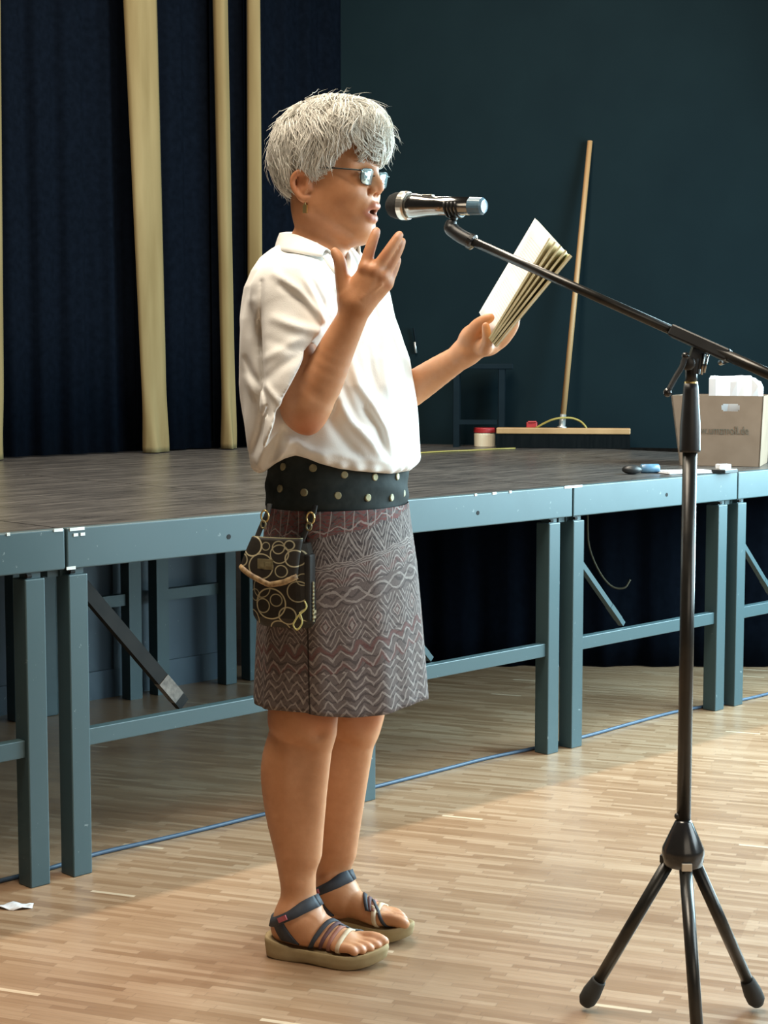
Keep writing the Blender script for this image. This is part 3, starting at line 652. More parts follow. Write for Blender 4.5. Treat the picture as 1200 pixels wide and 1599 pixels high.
body.chain([(at(549, 470, 3.065), .017), (at(540, 452, 3.062), .0155), (at(534, 430, 3.058), .0120), (at(531, 408, 3.056), .0105), (at(523, 393, 3.060), .0080)], .008, .02)
body.cone(at(545, 452, 3.06), at(566, 440, 3.055), .012, .011, .016)
for (x, y, Y_) in ((571, 419, 3.036), (585, 423, 3.031), (597, 432, 3.035)): body.ell(at(x, y, Y_), (.007, .006, .007), None, .01)
for q in ((585, 437), (596, 444)): body.cone(at(566, 466, 3.032), at(*q, 3.030), .0022, .0018, .006)      # tendons
# left arm, hand under the book
YW = 3.365
shL, elL, wrL = at(548, 432, 3.49), at(585, 640, 3.47), at(728, 552, YW)
body.chain([(shL, .050), (elL, .043)], .03)
body.chain([(elL, .043), (at(642, 608, 3.425), .0352), (at(686, 579, 3.395), .0295), (wrL, .0232)], .02)
body.cone(at(730, 549, YW), at(760, 538, YW - .02), .0225, .019, .02)
body.cone(at(730, 545, YW + .01), at(756, 530, YW + .005), .021, .017, .02)
body.ell(at(741, 524, YW - .01), (.024, .018, .020), None, .02)
LFn = [[(732, 530, YW - .012, .0165), (743, 512, YW - .030, .0135), (754, 502, YW - .040, .0108), (766, 496, YW - .048, .0088)],
       [(757, 545, YW - .035, .0130), (761, 528, YW - .062, .0092), (759, 509, YW - .070, .0074)],
       [(762, 544, YW - .010, .0130), (782, 536, YW - .008, .0105), (797, 520, YW - .004, .0092), (806, 504, YW - .002, .0080)],
       [(760, 540, YW + .008, .0130), (783, 528, YW + .014, .0105), (799, 511, YW + .018, .0092), (808, 494, YW + .018, .0080)],
       [(754, 532, YW + .024, .0130), (776, 518, YW + .034, .0105), (794, 500, YW + .036, .0092), (806, 484, YW + .036, .0080)]]
fingers(LFn, .012)
# legs
def P3(x, y, Y): return at(x, y, Y)
YR, YL = 3.255, 3.425
body.chain([(at(500, 820, 3.26), .088), (at(488, 980, 3.25), .076), (at(474, 1108, YR), .0590)], .03)
body.chain([(at(474, 1108, YR), .0565), (at(464, 1150, YR + .008), .0560), (at(455, 1200, YR + .012), .0600), (at(456, 1265, YR + .010), .0530), (at(462, 1330, YR + .004), .0415), (at(466, 1385, YR), .0345), (at(467, 1425, YR), .0345)], .03)
body.ell(at(507, 1112, YR - .036), (.027, .024, .034), None, .016); body.ell(at(500, 1150, YR - .052), (.016, .012, .014), None, .02, True); body.cone(at(502, 1150, YR - .025), at(482, 1330, YR - .012), .022, .020, .04)
body.chain([(at(545, 820, 3.43), .088), (at(552, 980, 3.42), .076), (at(553, 1106, YL), .0565)], .03)
body.chain([(at(553, 1106, YL), .0545), (at(540, 1150, YL + .006), .0530), (at(527, 1200, YL + .010), .0575), (at(521, 1265, YL + .008), .0510), (at(519, 1330, YL + .003), .0405), (at(521, 1385, YL), .0335), (at(522, 1415, YL), .0335)], .03)
body.ell(at(579, 1110, YL - .036), (.024, .022, .032), None, .016); body.cone(at(566, 1150, YL - .025), at(538, 1330, YL - .012), .020, .018, .04)
# feet: frame at the heel, x towards the toes, y to her left
class Foot:
    def __init__(s, heel, ang, med):
        s.o = A(heel, float); a = math.radians(ang); s.x = A([math.cos(a), -math.sin(a), 0]); s.y = A([-s.x[1], s.x[0], 0]); s.med = med
        s.R = np.stack([s.x, s.y, UP], 1)
    def __call__(s, x, y, z): return s.o + s.x * x + s.y * y * s.med + UP * z   # y>0 = towards the big toe side
FR = Foot(at(423, 1478, 3.262) * A([1, 1, 0]), 19, 1); FL = Foot(at(483, 1440, 3.435) * A([1, 1, 0]), 25, -1)
NAILS = []
for ft, ank in ((FR, at(467, 1425, YR)), (FL, at(522, 1415, YL))):
    body.ell(ft(.034, 0, .058), (.032, .029, .034), ft.R, .03)
    body.cone(ank, ft(.060, 0, .075), .034, .030, .03)
    body.ell(ft(.058, .026, .098), (.014, .010, .013), ft.R, .02); body.ell(ft(.050, -.026, .092), (.014, .010, .013), ft.R, .02)
    body.chain([(ft(.066, 0, .076), .032), (ft(.110, .004, .062), .027), (ft(.155, .004, .048), .019)], .03)
    body.ell(ft(.110, -.010, .046), (.055, .026, .016), ft.R, .02); body.ell(ft(.165, .000, .042), (.036, .041, .0135), ft.R, .02)
    for x0, x1, y0, y1, r in ((.185, .232, .026, .024, .0125), (.188, .226, .006, .008, .0092), (.185, .217, -.010, -.010, .0088), (.180, .206, -.024, -.025, .0084), (.172, .194, -.036, -.037, .0080)):
        z0 = .030 + r; body.chain([(ft(x0 - .02, y0, .042), r), ((ft((x0 + x1) / 2, (y0 + y1) / 2, z0 + .004)), r), (ft(x1, y1, z0 - .001), r * .93)], .003, .006); NAILS.append(ft(x1 + .004, y1, z0 + r * .7))
import time as _t; _t0 = _t.time()
bv, bf = body.mesh(.003)
def near(pts, rad):
    d = np.full(len(bv), 9.)
    for p in pts: d = np.minimum(d, np.linalg.norm(bv - A(p), axis=1))
    return np.clip(1.4 - d / rad, 0, 1)
q = (bv - HO) @ HR
lipm = np.zeros(len(bv))
for s in (-1, 1):
    for P_ in (((.0935, .020, -.049), (.1085, .009, -.0375), (.110, 0, -.0385)), ((.0935, .020, -.050), (.104, .010, -.0615), (.106, 0, -.0625))):
        for i in range(2):
            a, b_ = A(P_[i]) * (1, s, 1), A(P_[i + 1]) * (1, s, 1); tt = np.clip(((q - a) @ (b_ - a)) / ((b_ - a) @ (b_ - a)), 0, 1)
            lipm = np.maximum(lipm, np.clip(2.2 - np.linalg.norm(q - a - tt[:, None] * (b_ - a), axis=1) / .0042, 0, 1) * (q[:, 0] > .088))
mth = np.clip(1.5 - np.linalg.norm((q - A([.095, 0, -.050])) / A([.012, .013, .0075]), axis=1), 0, 1)
kn_ = [at(505, 1110, YR - .045), at(578, 1108, YL - .045), at(483, 668, 3.08)] + [at(p[1][0], p[1][1], p[1][2] - .008) for p in RF] + [at(p[0][0], p[0][1], p[0][2] - .01) for p in RF]
redm = np.maximum(np.maximum(near(kn_[:2], .045) * .6, near(kn_[3:], .010) * .45), near([kn_[2]], .035) * .7)
redm = np.maximum(redm, np.clip(1.3 - np.linalg.norm(q - A([.116, 0, -.004]), axis=1) / .014, 0, 1) * .5)
redm = np.maximum(redm, near([H(-.02, s * .085, .0) for s in (-1, 1)], .035) * .5)
naim = np.maximum(near(NAILS, .006), near([at(p[3][0], p[3][1], p[3][2] - .008) for p in RF], .0055))
fast('body', (bv, bf), M['skin'], WO, attrs={'lip': lipm, 'mouth': mth, 'red': redm, 'nail': naim})
print('body', len(bv), _t.time() - _t0)
M['eye'] = noisy('eye_white', (.75, .72, .68), (.8, .78, .74), 20, .25); M['iris'] = noisy('iris', (.05, .07, .08), (.09, .10, .10), 90, .2)
for s in (-1, 1):
    e = mk('eye', ball(H(.0815, s * .031, .0155), .0125, 18, 12), M['eye'], WO, smooth=True); mk('iris', ball(H(.0895, s * .031, .0145), (.0052, .0052, .0052), 12, 8), M['iris'], e, smooth=True)
# ---------------------------------------------------------------- blouse
def zat(y, Y=YC): return at(600, y, Y)[2]
rowsS = [(752, 425, 640, .165), (742, 408, 648, .185), (728, 401, 654, .200), (700, 393, 654, .205), (650, 386, 649, .205), (600, 381, 645, .205), (560, 379, 638, .200), (500, 381, 617, .195), (450, 389, 600, .188), (425, 399, 588, .172), (405, 411, 575, .145), (392, 424, 562, .115), (380, 440, 550, .085)]
Sz, Sa, Sb, Sc = [], [], [], []
for y, xl, xr, b_ in rowsS[::1]:
    kx = YC / FPX; half = (xr - xl) / 2 * kx; a_ = math.sqrt(max(half ** 2 - (b_ * math.sin(math.radians(20))) ** 2, .03 ** 2)) / math.cos(math.radians(20))
    Sz.append(zat(y)); Sa.append(a_); Sb.append(b_); Sc.append((((xl + xr) / 2 - 600) * kx - PO[0]) / math.cos(math.radians(20)))
Sz, Sa, Sb, Sc = map(A, (Sz, Sa, Sb, Sc))
def torso(p):
    r = p - PO; u = r @ FW; v = r @ LF; z = r[..., 2]; a_ = np.interp(z, Sz, Sa); b_ = np.interp(z, Sz, Sb); c_ = np.interp(z, Sz, Sc)
    q = ((np.abs(u - c_) / a_) ** 2.2 + (np.abs(v) / b_) ** 2.2) ** (1 / 2.2); d = (q - 1) * np.minimum(a_, b_) * .95
    return np.maximum(d, np.maximum(z - Sz[-1], Sz[0] - z))
shirt = Fld(); shirt.fn(torso, PO + A([-.30, -.30, Sz[0]]), PO + A([.30, .30, Sz[-1]]), .02)
sn = unit(A([.89, 0, -.45])); sp0 = at(459, 593, 3.09)
slv = Fld().chain([(at(450, 450, 3.160), .060), (at(461, 510, 3.130), .0630), (at(460, 590, 3.098), .0620), (at(456, 660, 3.085), .0600)], .02)
def sleeve(p): return np.maximum(slv(p), (p - sp0) @ sn)
shirt.fn(sleeve, at(400, 665, 3.02) - .02, at(520, 400, 3.25) + .06, .045)
slvL = Fld().chain([(at(548, 440, 3.48), .062), (at(570, 540, 3.495), .066), (at(588, 640, 3.49), .062)], .02)
snL = unit(A([.8, -.25, -.5])); spL = at(606, 606, 3.46)
shirt.fn(lambda p: np.maximum(slvL(p), (p - spL) @ snL), at(530, 660, 3.38) - .02, at(640, 400, 3.6) + .05, .04)
inn = Fld().chain([(at(461, 570, 3.105), .049), (at(460, 600, 3.098), .0520), (at(456, 680, 3.085), .0540)], .01)
shirt.fn(lambda p: np.maximum(inn(p), -((p - sp0) @ sn + .016)), at(405, 690, 3.02), at(500, 530, 3.17), .004, True)
# neck opening
shirt.cone(at(500, 345, YC - .01), at(487, 392, YC - .008), .062, .066, .012, True)
shirt.cone(at(524, 385, YC - .065), at(549, 424, YC - .115), .034, .006, .008, True)
hx_ = A([370, 405, 413, 430, 445, 462, 480, 500, 530, 560, 610, 640, 665.]); hyy = A([730, 739, 737, 724, 716, 711, 716, 724, 732, 736, 740, 735, 715.])
FO = [  # folds: polyline in the side view, height, half width (sculpted into the near half)
 ([(430, 428), (465, 452), (495, 488), (506, 508)], .0075, 7), ([(476, 436), (495, 468), (508, 500)], .0065, 5), ([(440, 446), (474, 472), (502, 508)], -.007, 6), ([(488, 440), (503, 470), (511, 495)], -.006, 4.5),
 ([(430, 498), (465, 510), (500, 520)], .008, 8), ([(424, 533), (455, 545), (482, 540)], -.0035, 8), ([(416, 592), (448, 566), (480, 546)], -.005, 8), ([(413, 560), (440, 545), (470, 528)], .004, 7), ([(412, 598), (425, 615), (438, 632)], .005, 5),
 ([(409, 440), (407, 500), (409, 560), (412, 605), (420, 650)], -.006, 3.5), ([(396, 470), (394, 540), (398, 610)], .004, 7), ([(384, 560), (394, 585), (404, 600)], -.005, 5), ([(385, 590), (398, 620)], .004, 5),
 ([(428, 655), (416, 690), (404, 722)], .010, 7), ([(412, 640), (406, 675), (396, 705)], -.008, 6), ([(440, 672), (430, 700), (418, 728)], -.010, 6), ([(452, 690), (445, 705), (436, 718)], .007, 6), ([(436, 690), (460, 690), (485, 705), (520, 718)], .006, 7),
 ([(528, 618), (548, 655), (585, 695), (603, 722)], .009, 9), ([(512, 650), (538, 690), (572, 724)], -.008, 9), ([(548, 560), (560, 600), (585, 635), (606, 672), (614, 712)], .009, 7), ([(570, 640), (590, 668), (598, 700)], -.009, 6), ([(535, 600), (545, 630), (560, 660)], -.007, 6),
 ([(575, 545), (580, 580), (590, 610)], -.005, 6), ([(600, 560), (606, 600), (620, 640)], .005, 8), ([(622, 600), (628, 650), (632, 700)], -.004, 7), ([(528, 625), (524, 640), (518, 652)], -.006, 4), ([(560, 430), (580, 480), (596, 530)], -.004, 8), ([(500, 415), (520, 440), (545, 470)], .004, 8),
 ([(490, 705), (520, 708), (560, 718), (610, 722)], .004, 6), ([(392, 480), (390, 520)], -.003, 6)]
def shirt_post(D, axs):
    idx = np.argwhere(np.abs(D) < .018); p = np.stack([axs[i][idx[:, i]] for i in range(3)], 1); px, py = proj(p)
    r = p - PO; v = r @ LF; u = r @ FW; near_ = np.clip((.06 - v) / .08, 0, 1); dd = np.zeros(len(p)); q = np.stack([px, py], 1)
    for pts, amp, w in FO:
        pts = A(pts, float); sel = np.where(((q > pts.min(0) - 3 * w) & (q < pts.max(0) + 3 * w)).all(1) & (near_ > 0))[0]; Q = q[sel]; dm = np.full(len(sel), 1e9); sg = np.zeros(len(sel)); m_ = len(pts) - 1
        for i in range(m_):
            a, b_ = pts[i], pts[i + 1]; ab = b_ - a; t = np.clip(((Q - a) @ ab) / (ab @ ab), 0, 1); dn_ = np.linalg.norm(Q - a - t[:, None] * ab, axis=1); bt = dn_ < dm; dm[bt] = dn_[bt]; sg[bt] = (i + t[bt]) / m_
        dd[sel] += amp * np.exp(-(dm / w) ** 2) * near_[sel] * np.sin(math.pi * (.10 + .8 * sg)) ** .6
    th_ = np.arctan2(v, u - .02); z = p[:, 2]
    dd += .0016 * np.sin(th_ * 7 + z * 14) * np.sin(z * 23 + th_ * 3) + .0012 * np.sin(th_ * 13 - z * 31 + 1)
    hem = np.interp(px, hx_, hyy); g = np.clip((hem - py) / 30, 0, 1); dd += .0035 * np.sin(th_ * 30 + 2 * np.sin(th_ * 5)) * np.exp(-g * 3)
    val = D[tuple(idx.T)] - dd
    cut = (py - hem) * .0012; k = .012; h = np.maximum(k - np.abs(val - cut), 0) / k; val = np.maximum(val, cut) + h * h * k * .25
    D[tuple(idx.T)] = val
    far = np.argwhere(D <= -.018)
    if len(far):
        p = np.stack([axs[i][far[:, i]] for i in range(3)], 1); px, py = proj(p); cut = (py - np.interp(px, hx_, hyy)) * .0012; D[tuple(far.T)] = np.maximum(D[tuple(far.T)], cut)
    return D
def m_cloth():
    m, b = newmat('white_linen', (.80, .785, .75), .8, 0, .2); x, y, z = coords(); n = noise(vecof(), 14, 4)
    put(b, 'Base Color', ramp(n, [(.3, (.78, .765, .725)), (.7, (.83, .815, .78))])); bump(b, noise(vecof(), 420, 2) * .4 + noise(vecof(), 28, 4) * 1.0, .22, .003)
    b.inputs['Sheen Weight'].default_value = .15; return m
M['linen'] = m_cloth()
sv = shirt.mesh(.0035, shirt_post)
bl = fast('blouse', sv, M['linen'], WO)
cf = [(512, 388, 3.222), (488, 376, 3.232), (462, 366, 3.262), (443, 363, 3.31), (437, 364, 3.36), (450, 362, 3.41), (490, 364, 3.43), (530, 371, 3.40), (562, 377, 3.335)]
co = [(503, 400, 3.192), (478, 396, 3.192), (450, 392, 3.215), (433, 392, 3.275), (427, 398, 3.355), (440, 398, 3.43), (490, 398, 3.46), (535, 396, 3.43), (564, 400, 3.322)]
ci = [(522, 402, 3.236), (497, 396, 3.262), (476, 388, 3.288), (464, 386, 3.32), (461, 386, 3.36), (468, 386, 3.40), (495, 386, 3.415), (530, 388, 3.385), (552, 396, 3.325)]
f3 = [spline([at(*p) for p in c_], 60) for c_ in (ci, cf, co)]
rows = []
for k in np.linspace(0, 2, 15):
    rows.append(f3[0] * (1 - k) + f3[1] * k + UP * .003 * math.sin(k * math.pi) if k <= 1 else f3[1] * (2 - k) + f3[2] * (k - 1) + UP * .005 * math.sin((k - 1) * math.pi))
mk('collar', grid(A(rows)), M['linen'], bl, smooth=True, solid=.003)
lap = [spline([at(*p) for p in c_], 24) for c_ in ([(512, 398, 3.212), (528, 416, 3.188), (545, 434, 3.178)], [(504, 402, 3.197), (517, 422, 3.176), (535, 442, 3.170)])]
mk('placket', grid(A([lap[0], (lap[0] + lap[1]) / 2 - A([0, .004, 0]), lap[1]])), M['linen'], bl, smooth=True, solid=.003)
def hit(F, px, py, Y0=2.9, Y1=3.6, n=1400):
    Ys = np.linspace(Y0, Y1, n); P = A([at(px, py, y) for y in Ys]); d = F(P); i = int(np.argmax(d < 0)); return P[i]
def grad(F, p, e=.002): g = A([F(p + A(v) * e) - F(p - A(v) * e) for v in ((1., 0, 0), (0, 1., 0), (0, 0, 1.))]); return g / (np.linalg.norm(g) + 1e-9)

# ---------------------------------------------------------------- skirt and waistband
def ellrow(y, xl, xr, b_):
    kx = YC / FPX; half = (xr - xl) / 2 * kx; a_ = math.sqrt(half ** 2 - (b_ * math.sin(math.radians(20))) ** 2) / math.cos(math.radians(20))
    return zat(y), a_, b_, (((xl + xr) / 2 - 600) * kx - PO[0]) / math.cos(math.radians(20))
SK = A([ellrow(*r) for r in ((1086, 396, 669, .195), (1040, 398, 665, .195), (950, 402, 657, .192), (880, 408, 650, .190), (820, 414, 641, .186), (780, 418, 636, .183), (700, 424, 634, .172), (680, 430, 630, .165))])
def skring(z, th, off=0):
    a_, b_, c_ = (np.interp(z, SK[:, 0], SK[:, i]) for i in (1, 2, 3)); u = c_ + (a_ + off) * np.cos(th); v = (b_ + off) * np.sin(th)
    return PO + np.multiply.outer(u, FW) + np.multiply.outer(v, LF) + np.multiply.outer(np.broadcast_to(z, np.shape(u)), UP)
def skf(p):
    r = p - PO; z = r[..., 2]; a_, b_, c_ = (np.interp(z, SK[:, 0], SK[:, i]) for i in (1, 2, 3)); return (np.sqrt(((r @ FW - c_) / a_) ** 2 + ((r @ LF) / b_) ** 2) - 1) * .15
def m_skirt():
    m, b = newmat('patterned_skirt', rough=.85, spec=.15); U, V_, _ = coords('UV')
    s = U; tilt = smaxn(s - .012, 0.) * .17; wob = (noise(comb(s, V_, 0.), 30, 3) - .5) * .024; v = V_ - tilt + wob; right = gt(s, .012)
    def stripes(phi, per, duty=.3): return lt(pingpong(phi, per), per * duty)
    def tri(per): return pingpong(s + .004 * ssin(v * 40.), per)
    t28 = tri(.027)
    A_ = band(v, .846, 1.2); B_ = band(v, .795, .846); C_ = band(v, .784, .795); D_ = band(v, .748, .784); E_ = band(v, .708, .748); F_ = band(v, .642, .708); G_ = band(v, .585, .642); H_ = lt(v, .585)
    lA = smaxn(lt(sabs(t28 - .008 - (v - .846) * .10), .0013), lt(sabs(v - .852 - t28 * .45), .0018)) 
    lB = smaxn(stripes(v - .80 + t28 * 1.75, .0070, .28), lt(sabs(v - .80 + t28 * 1.75 - .046), .0022))
    lC = stripes(v, .0021, .5)
    lD = stripes(v + (t28 / .027) * (t28 / .027) * .03, .0050, .33)
    lE = lt(sabs(sabs(v - .728) - .0125 * sabs(ssin(s * 62. + 1.0))), .0024)
    dm = sabs(v - .675) + tri(.026) * 1.35
    lF = smaxn(stripes(dm, .0068, .28), lt(dm, .006))
    z1 = v + tri(.019) * 1.15
    lG = stripes(z1, .0105, .22)
    lH = stripes(v - tri(.017) * 1.1, .0095, .26)
    L_ = A_ * lA + B_ * lB + C_ * lC + D_ * lD + E_ * lE + F_ * lF + G_ * lG + H_ * lH
    red = clamp01(A_ * gt(noise(comb(s * 1.0, v * 5.0, 0.), 60, 3), .50) * .9 + G_ * stripes(z1 + .006, .0170, .30) * .45 + D_ * stripes(v + t28 * .4, .012, .3) * .3 + F_ * lt(sabs(dm - .012), .002) * .5)
    dark = clamp01(A_ * .25 + B_ * .25 + stripes(v + tri(.02) * .6, .009, .25) * .45)
    fine = noise(comb(s * 1.0, v * 1.0, 0.), 330, 2)
    base = mix(fine, (.085, .066, .062), (.17, .138, .130)); base = mix(dark, base, (.030, .024, .026)); base = mix(red, base, (.150, .050, .046))
    soft = clamp01(L_) * (noise(comb(s, v, 0.), 90, 2) * .9 + .12)
    base = mix(soft, base, (.36, .315, .29)); edge = lt(sabs(s - .012), .0022); base = mix(edge * .8, base, (.015, .012, .012)); put(b, 'Base Color', base)
    bump(b, L_ * .6 + fine * .4, .35, .0012); return m
M['skirt'] = m_skirt()
nth = 160; th = np.linspace(-math.pi * 1.5, math.pi * .5, nth + 1); zs = np.linspace(zat(1086), zat(786), 46)
P = []; UVs = []
for z in zs:
    k = (zs[-1] - z) / (zs[-1] - zs[0]); rip = .0028 * k * np.sin(th * 9 + 1) + .002 * k * np.sin(th * 17) + np.where(th > -1.50, .0035, 0)
    ring = skring(z, th, rip); ring[:, 2] += .004 * np.sin(th * 4 + 2) * k; P.append(ring); UVs.append(np.stack([(th + math.pi / 2) * .170, np.full(len(th), z)], 1))
sk = mk('skirt', grid(A(P)), M['skirt'], WO, smooth=True, uv=np.vstack(UVs), solid=.003)
M['band'] = noisy('dark_jersey', (.012, .017, .017), (.022, .028, .027), 60, .8, spec=.2, bmp=.2)
P = []
for i, z in enumerate(np.linspace(zat(789), zat(690), 22)):
    P.append(skring(z, th, .004 + .0018 * np.sin(z * 130 + 2 * np.sin(th * 3)) - .006 * math.exp(-i * .7)))
wbn = mk('waistband', grid(A(P)), M['band'], WO, smooth=True, solid=.003)
M['snap'] = noisy('brass_snap', (.20, .18, .10), (.34, .31, .19), 60, .5, .6)
for px, py in ((442, 729), (489, 731), (538, 741), (586, 745), (621, 744), (437, 763), (475, 769), (528, 774), (575, 777), (612, 777), (631, 770)):
    p = hit(lambda q: skf(q) - .004, px, py); g = grad(skf, p)
    mk('snap', rev(p - g * .002, g, [(0, .0075), (.0028, .0075), (.0040, .0060)], 14), M['snap'], wbn, smooth=False)

# ---------------------------------------------------------------- sandals
M['sole'] = noisy('khaki_sole', (.30, .225, .115), (.40, .31, .175), 25, .75, spec=.2)
M['navy'] = noisy('navy_strap', (.022, .026, .036), (.036, .042, .055), 60, .7); M['plum'] = noisy('plum_strap', (.085, .038, .045), (.12, .055, .06), 60, .7)
M['rose'] = noisy('rose_strap', (.30, .125, .09), (.36, .16, .12), 60, .7); M['beige'] = noisy('beige_strap', (.55, .42, .28), (.64, .51, .36), 60, .7); M['pink'] = noisy('pink_patch', (.35, .07, .09), (.42, .10, .12), 60, .6)
def footsurf(ft, xs, phs, cz, ro=.09):
    xs, phs = A(xs), A(phs); c = ft.o + np.outer(xs, ft.x) + UP * cz; d = np.outer(np.sin(phs), ft.y * ft.med) + np.outer(np.cos(phs), UP); ts = np.linspace(ro, .004, 60)
    P = c[:, None] + ts[None, :, None] * d[:, None]; v = footf(P); i = np.where((v < .0015).any(1), np.argmax(v < .0015, 1), 59); return P[np.arange(len(xs)), i]
footf = Fld()
def strap(name, ft, par, mat, x0, x1, ph0, ph1, w0, w1, cz=.036, n=22, curve=0):
    k = np.linspace(0, 1, n); ph = ph0 + (ph1 - ph0) * k; x = x0 + (x1 - x0) * k + curve * np.sin(math.pi * k); w = (w0 + (w1 - w0) * k) / 2
    r0, r1 = footsurf(ft, x - w, ph, cz), footsurf(ft, x + w, ph, cz)
    for q_ in (r0, r1): q_[:, 2] = np.maximum(q_[:, 2], .020)
    for _ in range(2): r0[1:-1] = (r0[:-2] + 2 * r0[1:-1] + r0[2:]) / 4; r1[1:-1] = (r1[:-2] + 2 * r1[1:-1] + r1[2:]) / 4
    o = mk(name, grid(A([r0, (r0 + r1) / 2, r1])), mat, par, smooth=True, solid=.004); o.modifiers['solid'].offset = 0; return o
for ft, lab in ((FR, 'R'), (FL, 'L')):
    footf.ops = [o for o in body.ops if o[2][2] < .16 and (((o[2] + o[3]) / 2 - ft(.1, 0, 0))[:2] ** 2).sum() < .15 ** 2 and abs(((o[2] + o[3]) / 2 - ft.o) @ ft.y) < .075]
    sd = bpy.data.objects.new('sandal', None); COL.objects.link(sd); sd.parent = WO; ORG[sd.name] = org(WO)
    ol = [(-.012, 0), (-.008, .022), (.015, .033), (.07, .032), (.12, .036), (.165, .046), (.205, .047), (.235, .036), (.248, .018), (.246, -.002), (.232, -.022), (.21, -.038), (.175, -.049), (.13, -.046), (.08, -.038), (.03, -.036), (-.002, -.027)]
    ring = spline([(x, y, 0) for x, y in ol] + [(ol[0][0], ol[0][1], 0)], 72)[:-1]
    lev = [(.000, .90, 0), (.004, .955, 0), (.012, .965, 1), (.021, .985, 1), (.0275, .98, 1), (.0295, .95, 1), (.0265, .92, 1)]
    V_, F_ = [], []
    for z, sc, _k in lev:
        for x, y, _ in ring:
            lift = .010 * max(0, (x - .18) / .06) ** 2 + .014 * max(0, (.06 - x) / .07) * (z > .018) + .003 * math.exp(-((x - .10) / .03) ** 2) * (z < .01)
            V_.append(ft(.115 + (x - .115) * sc, y * sc, z + lift - (.004 if 0 < x < .3 and z == 0 else 0) * 0))
    nr = len(ring)
    for i in range(len(lev) - 1):
        for j in range(nr): k = (j + 1) % nr; F_.append((i * nr + j, i * nr + k, (i + 1) * nr + k, (i + 1) * nr + j))
    F_.append(tuple(range(nr))[::-1]); F_.append(tuple((len(lev) - 1) * nr + j for j in range(nr)))
    if ft.med < 0: F_ = [q_[::-1] for q_ in F_]
    sole = mk('sole', (A(V_), F_), M['sole'], sd, smooth=True)
    # straps over the forefoot, from the outer side (negative angle) to the big-toe side
    strap('instep_strap', ft, sd, M['navy'], .092, .150, -1.95, .9, .010, .008)
    strap('instep_strap', ft, sd, M['plum'], .114, .156, -1.95, .9, .008, .007); strap('instep_strap', ft, sd, M['rose'], .134, .163, -1.9, .9, .008, .007)
    strap('instep_strap', ft, sd, M['beige'], .157, .171, -1.85, .95, .009, .008, curve=.002); strap('instep_strap', ft, sd, M['navy'], .150, .205, .0, 1.9, .008, .008); strap('instep_strap', ft, sd, M['beige'], .160, .178, .5, 1.9, .012, .008)
    # heel counter on both sides and ankle strap
    for sgn in (-1, 1): strap('heel_strap', ft, sd, M['navy'], .056, .026, sgn * 2.05, sgn * .80, .040, .024, .056, 14)
    A0 = ft(.052, 0, 0); top, bot = [], []
    for k in np.linspace(0, 2 * math.pi, 41):
        dr = ft.x * math.cos(k) + ft.y * ft.med * math.sin(k); zc = .094 + .024 * math.cos(k)
        for lst, dz in ((top, .010), (bot, -.010)):
            ts = np.linspace(.085, .004, 70); P = A0 + np.outer(ts, dr) + UP * (zc + dz); v = footf(P); i = int(np.argmax(v < .002)); lst.append(P[i])
    o = mk('ankle_strap', grid(A([bot, (A(bot) + A(top)) / 2, top])), M['navy'], sd, smooth=True, solid=.004); o.modifiers['solid'].offset = 0
    i = 29 if ft.med > 0 else 12; pc = (A(bot)[i] + A(top)[i]) / 2; tg = unit(A(bot)[i + 1] - A(bot)[i - 1]); nr_ = unit(np.cross(tg, UP)); nr_ = nr_ if nr_ @ (pc - A0) > 0 else -nr_
    mk('patch', box(pc + nr_ * .003, (tg, nr_, np.cross(tg, nr_)), (.011, .0015, .005)), M['pink'], sd)

# ---------------------------------------------------------------- hair
hair = Fld().ell(H(.004, 0, .078), (.116, .093, .094), HR, .02).ell(H(-.030, 0, .040), (.078, .084, .076), HR, .04).ell(H(.055, 0, .100), (.070, .080, .062), HR, .03)
hairO = Fld(); hairO.ops = list(hair.ops)
hair.ell(H(.096, 0, -.020), (.062, .15, .100), HR, .012, True).ell(H(-.016, .10, -.018), (.020, .05, .034), HR, .01, True).ell(H(-.016, -.10, -.018), (.020, .05, .034), HR, .01, True).ell(H(.02, 0, -.062), (.13, .12, .040), HR, .02, True)
def m_hair(name, c):
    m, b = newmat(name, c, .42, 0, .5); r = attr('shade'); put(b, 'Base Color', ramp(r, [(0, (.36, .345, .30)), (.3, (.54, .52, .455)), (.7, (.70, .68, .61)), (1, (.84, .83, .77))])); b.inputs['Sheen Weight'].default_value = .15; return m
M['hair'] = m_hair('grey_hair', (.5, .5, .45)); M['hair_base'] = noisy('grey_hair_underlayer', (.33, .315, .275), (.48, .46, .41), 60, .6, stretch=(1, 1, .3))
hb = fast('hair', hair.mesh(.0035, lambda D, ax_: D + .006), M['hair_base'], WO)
n = 9500; r = np.random.default_rng(5)
# roots spread over the hair volume
dirs = r.normal(size=(n, 3)); dirs /= np.linalg.norm(dirs, axis=1)[:, None]
loc = A([.004, 0, .072]) + dirs * A([.1, .08, .085]); loc = loc[(loc[:, 2] > -.01)]; n = len(loc)
def toW(q): return HO + q @ HR.T
def projO(q, off):     # push points to the hair outer surface + offset (head coordinates)
    for _ in range(3):
        e = .002; d = hairO(toW(q)); g = np.stack([hairO(toW(q + A(v) * e)) - d for v in ((1., 0, 0), (0, 1., 0), (0, 0, 1.))], 1) / e; q = q - (d - off)[:, None] * g / (np.sum(g * g, 1)[:, None] + 1e-6)
    return q, g
whorl = A([-.062, -.012, .150]); M_ = 11; lenv = r.uniform(.035, .075, n); lift = r.uniform(-.007, .003, n)
clump = np.round(loc / .022) ; cseed = (np.sin(clump @ A([12.9, 78.2, 37.7])) * 43758.5) % 1; cs2 = (np.sin(clump @ A([39.3, 11.1, 83.1])) * 24634.6) % 1
pth = np.zeros((n, M_, 3)); q = loc.copy()
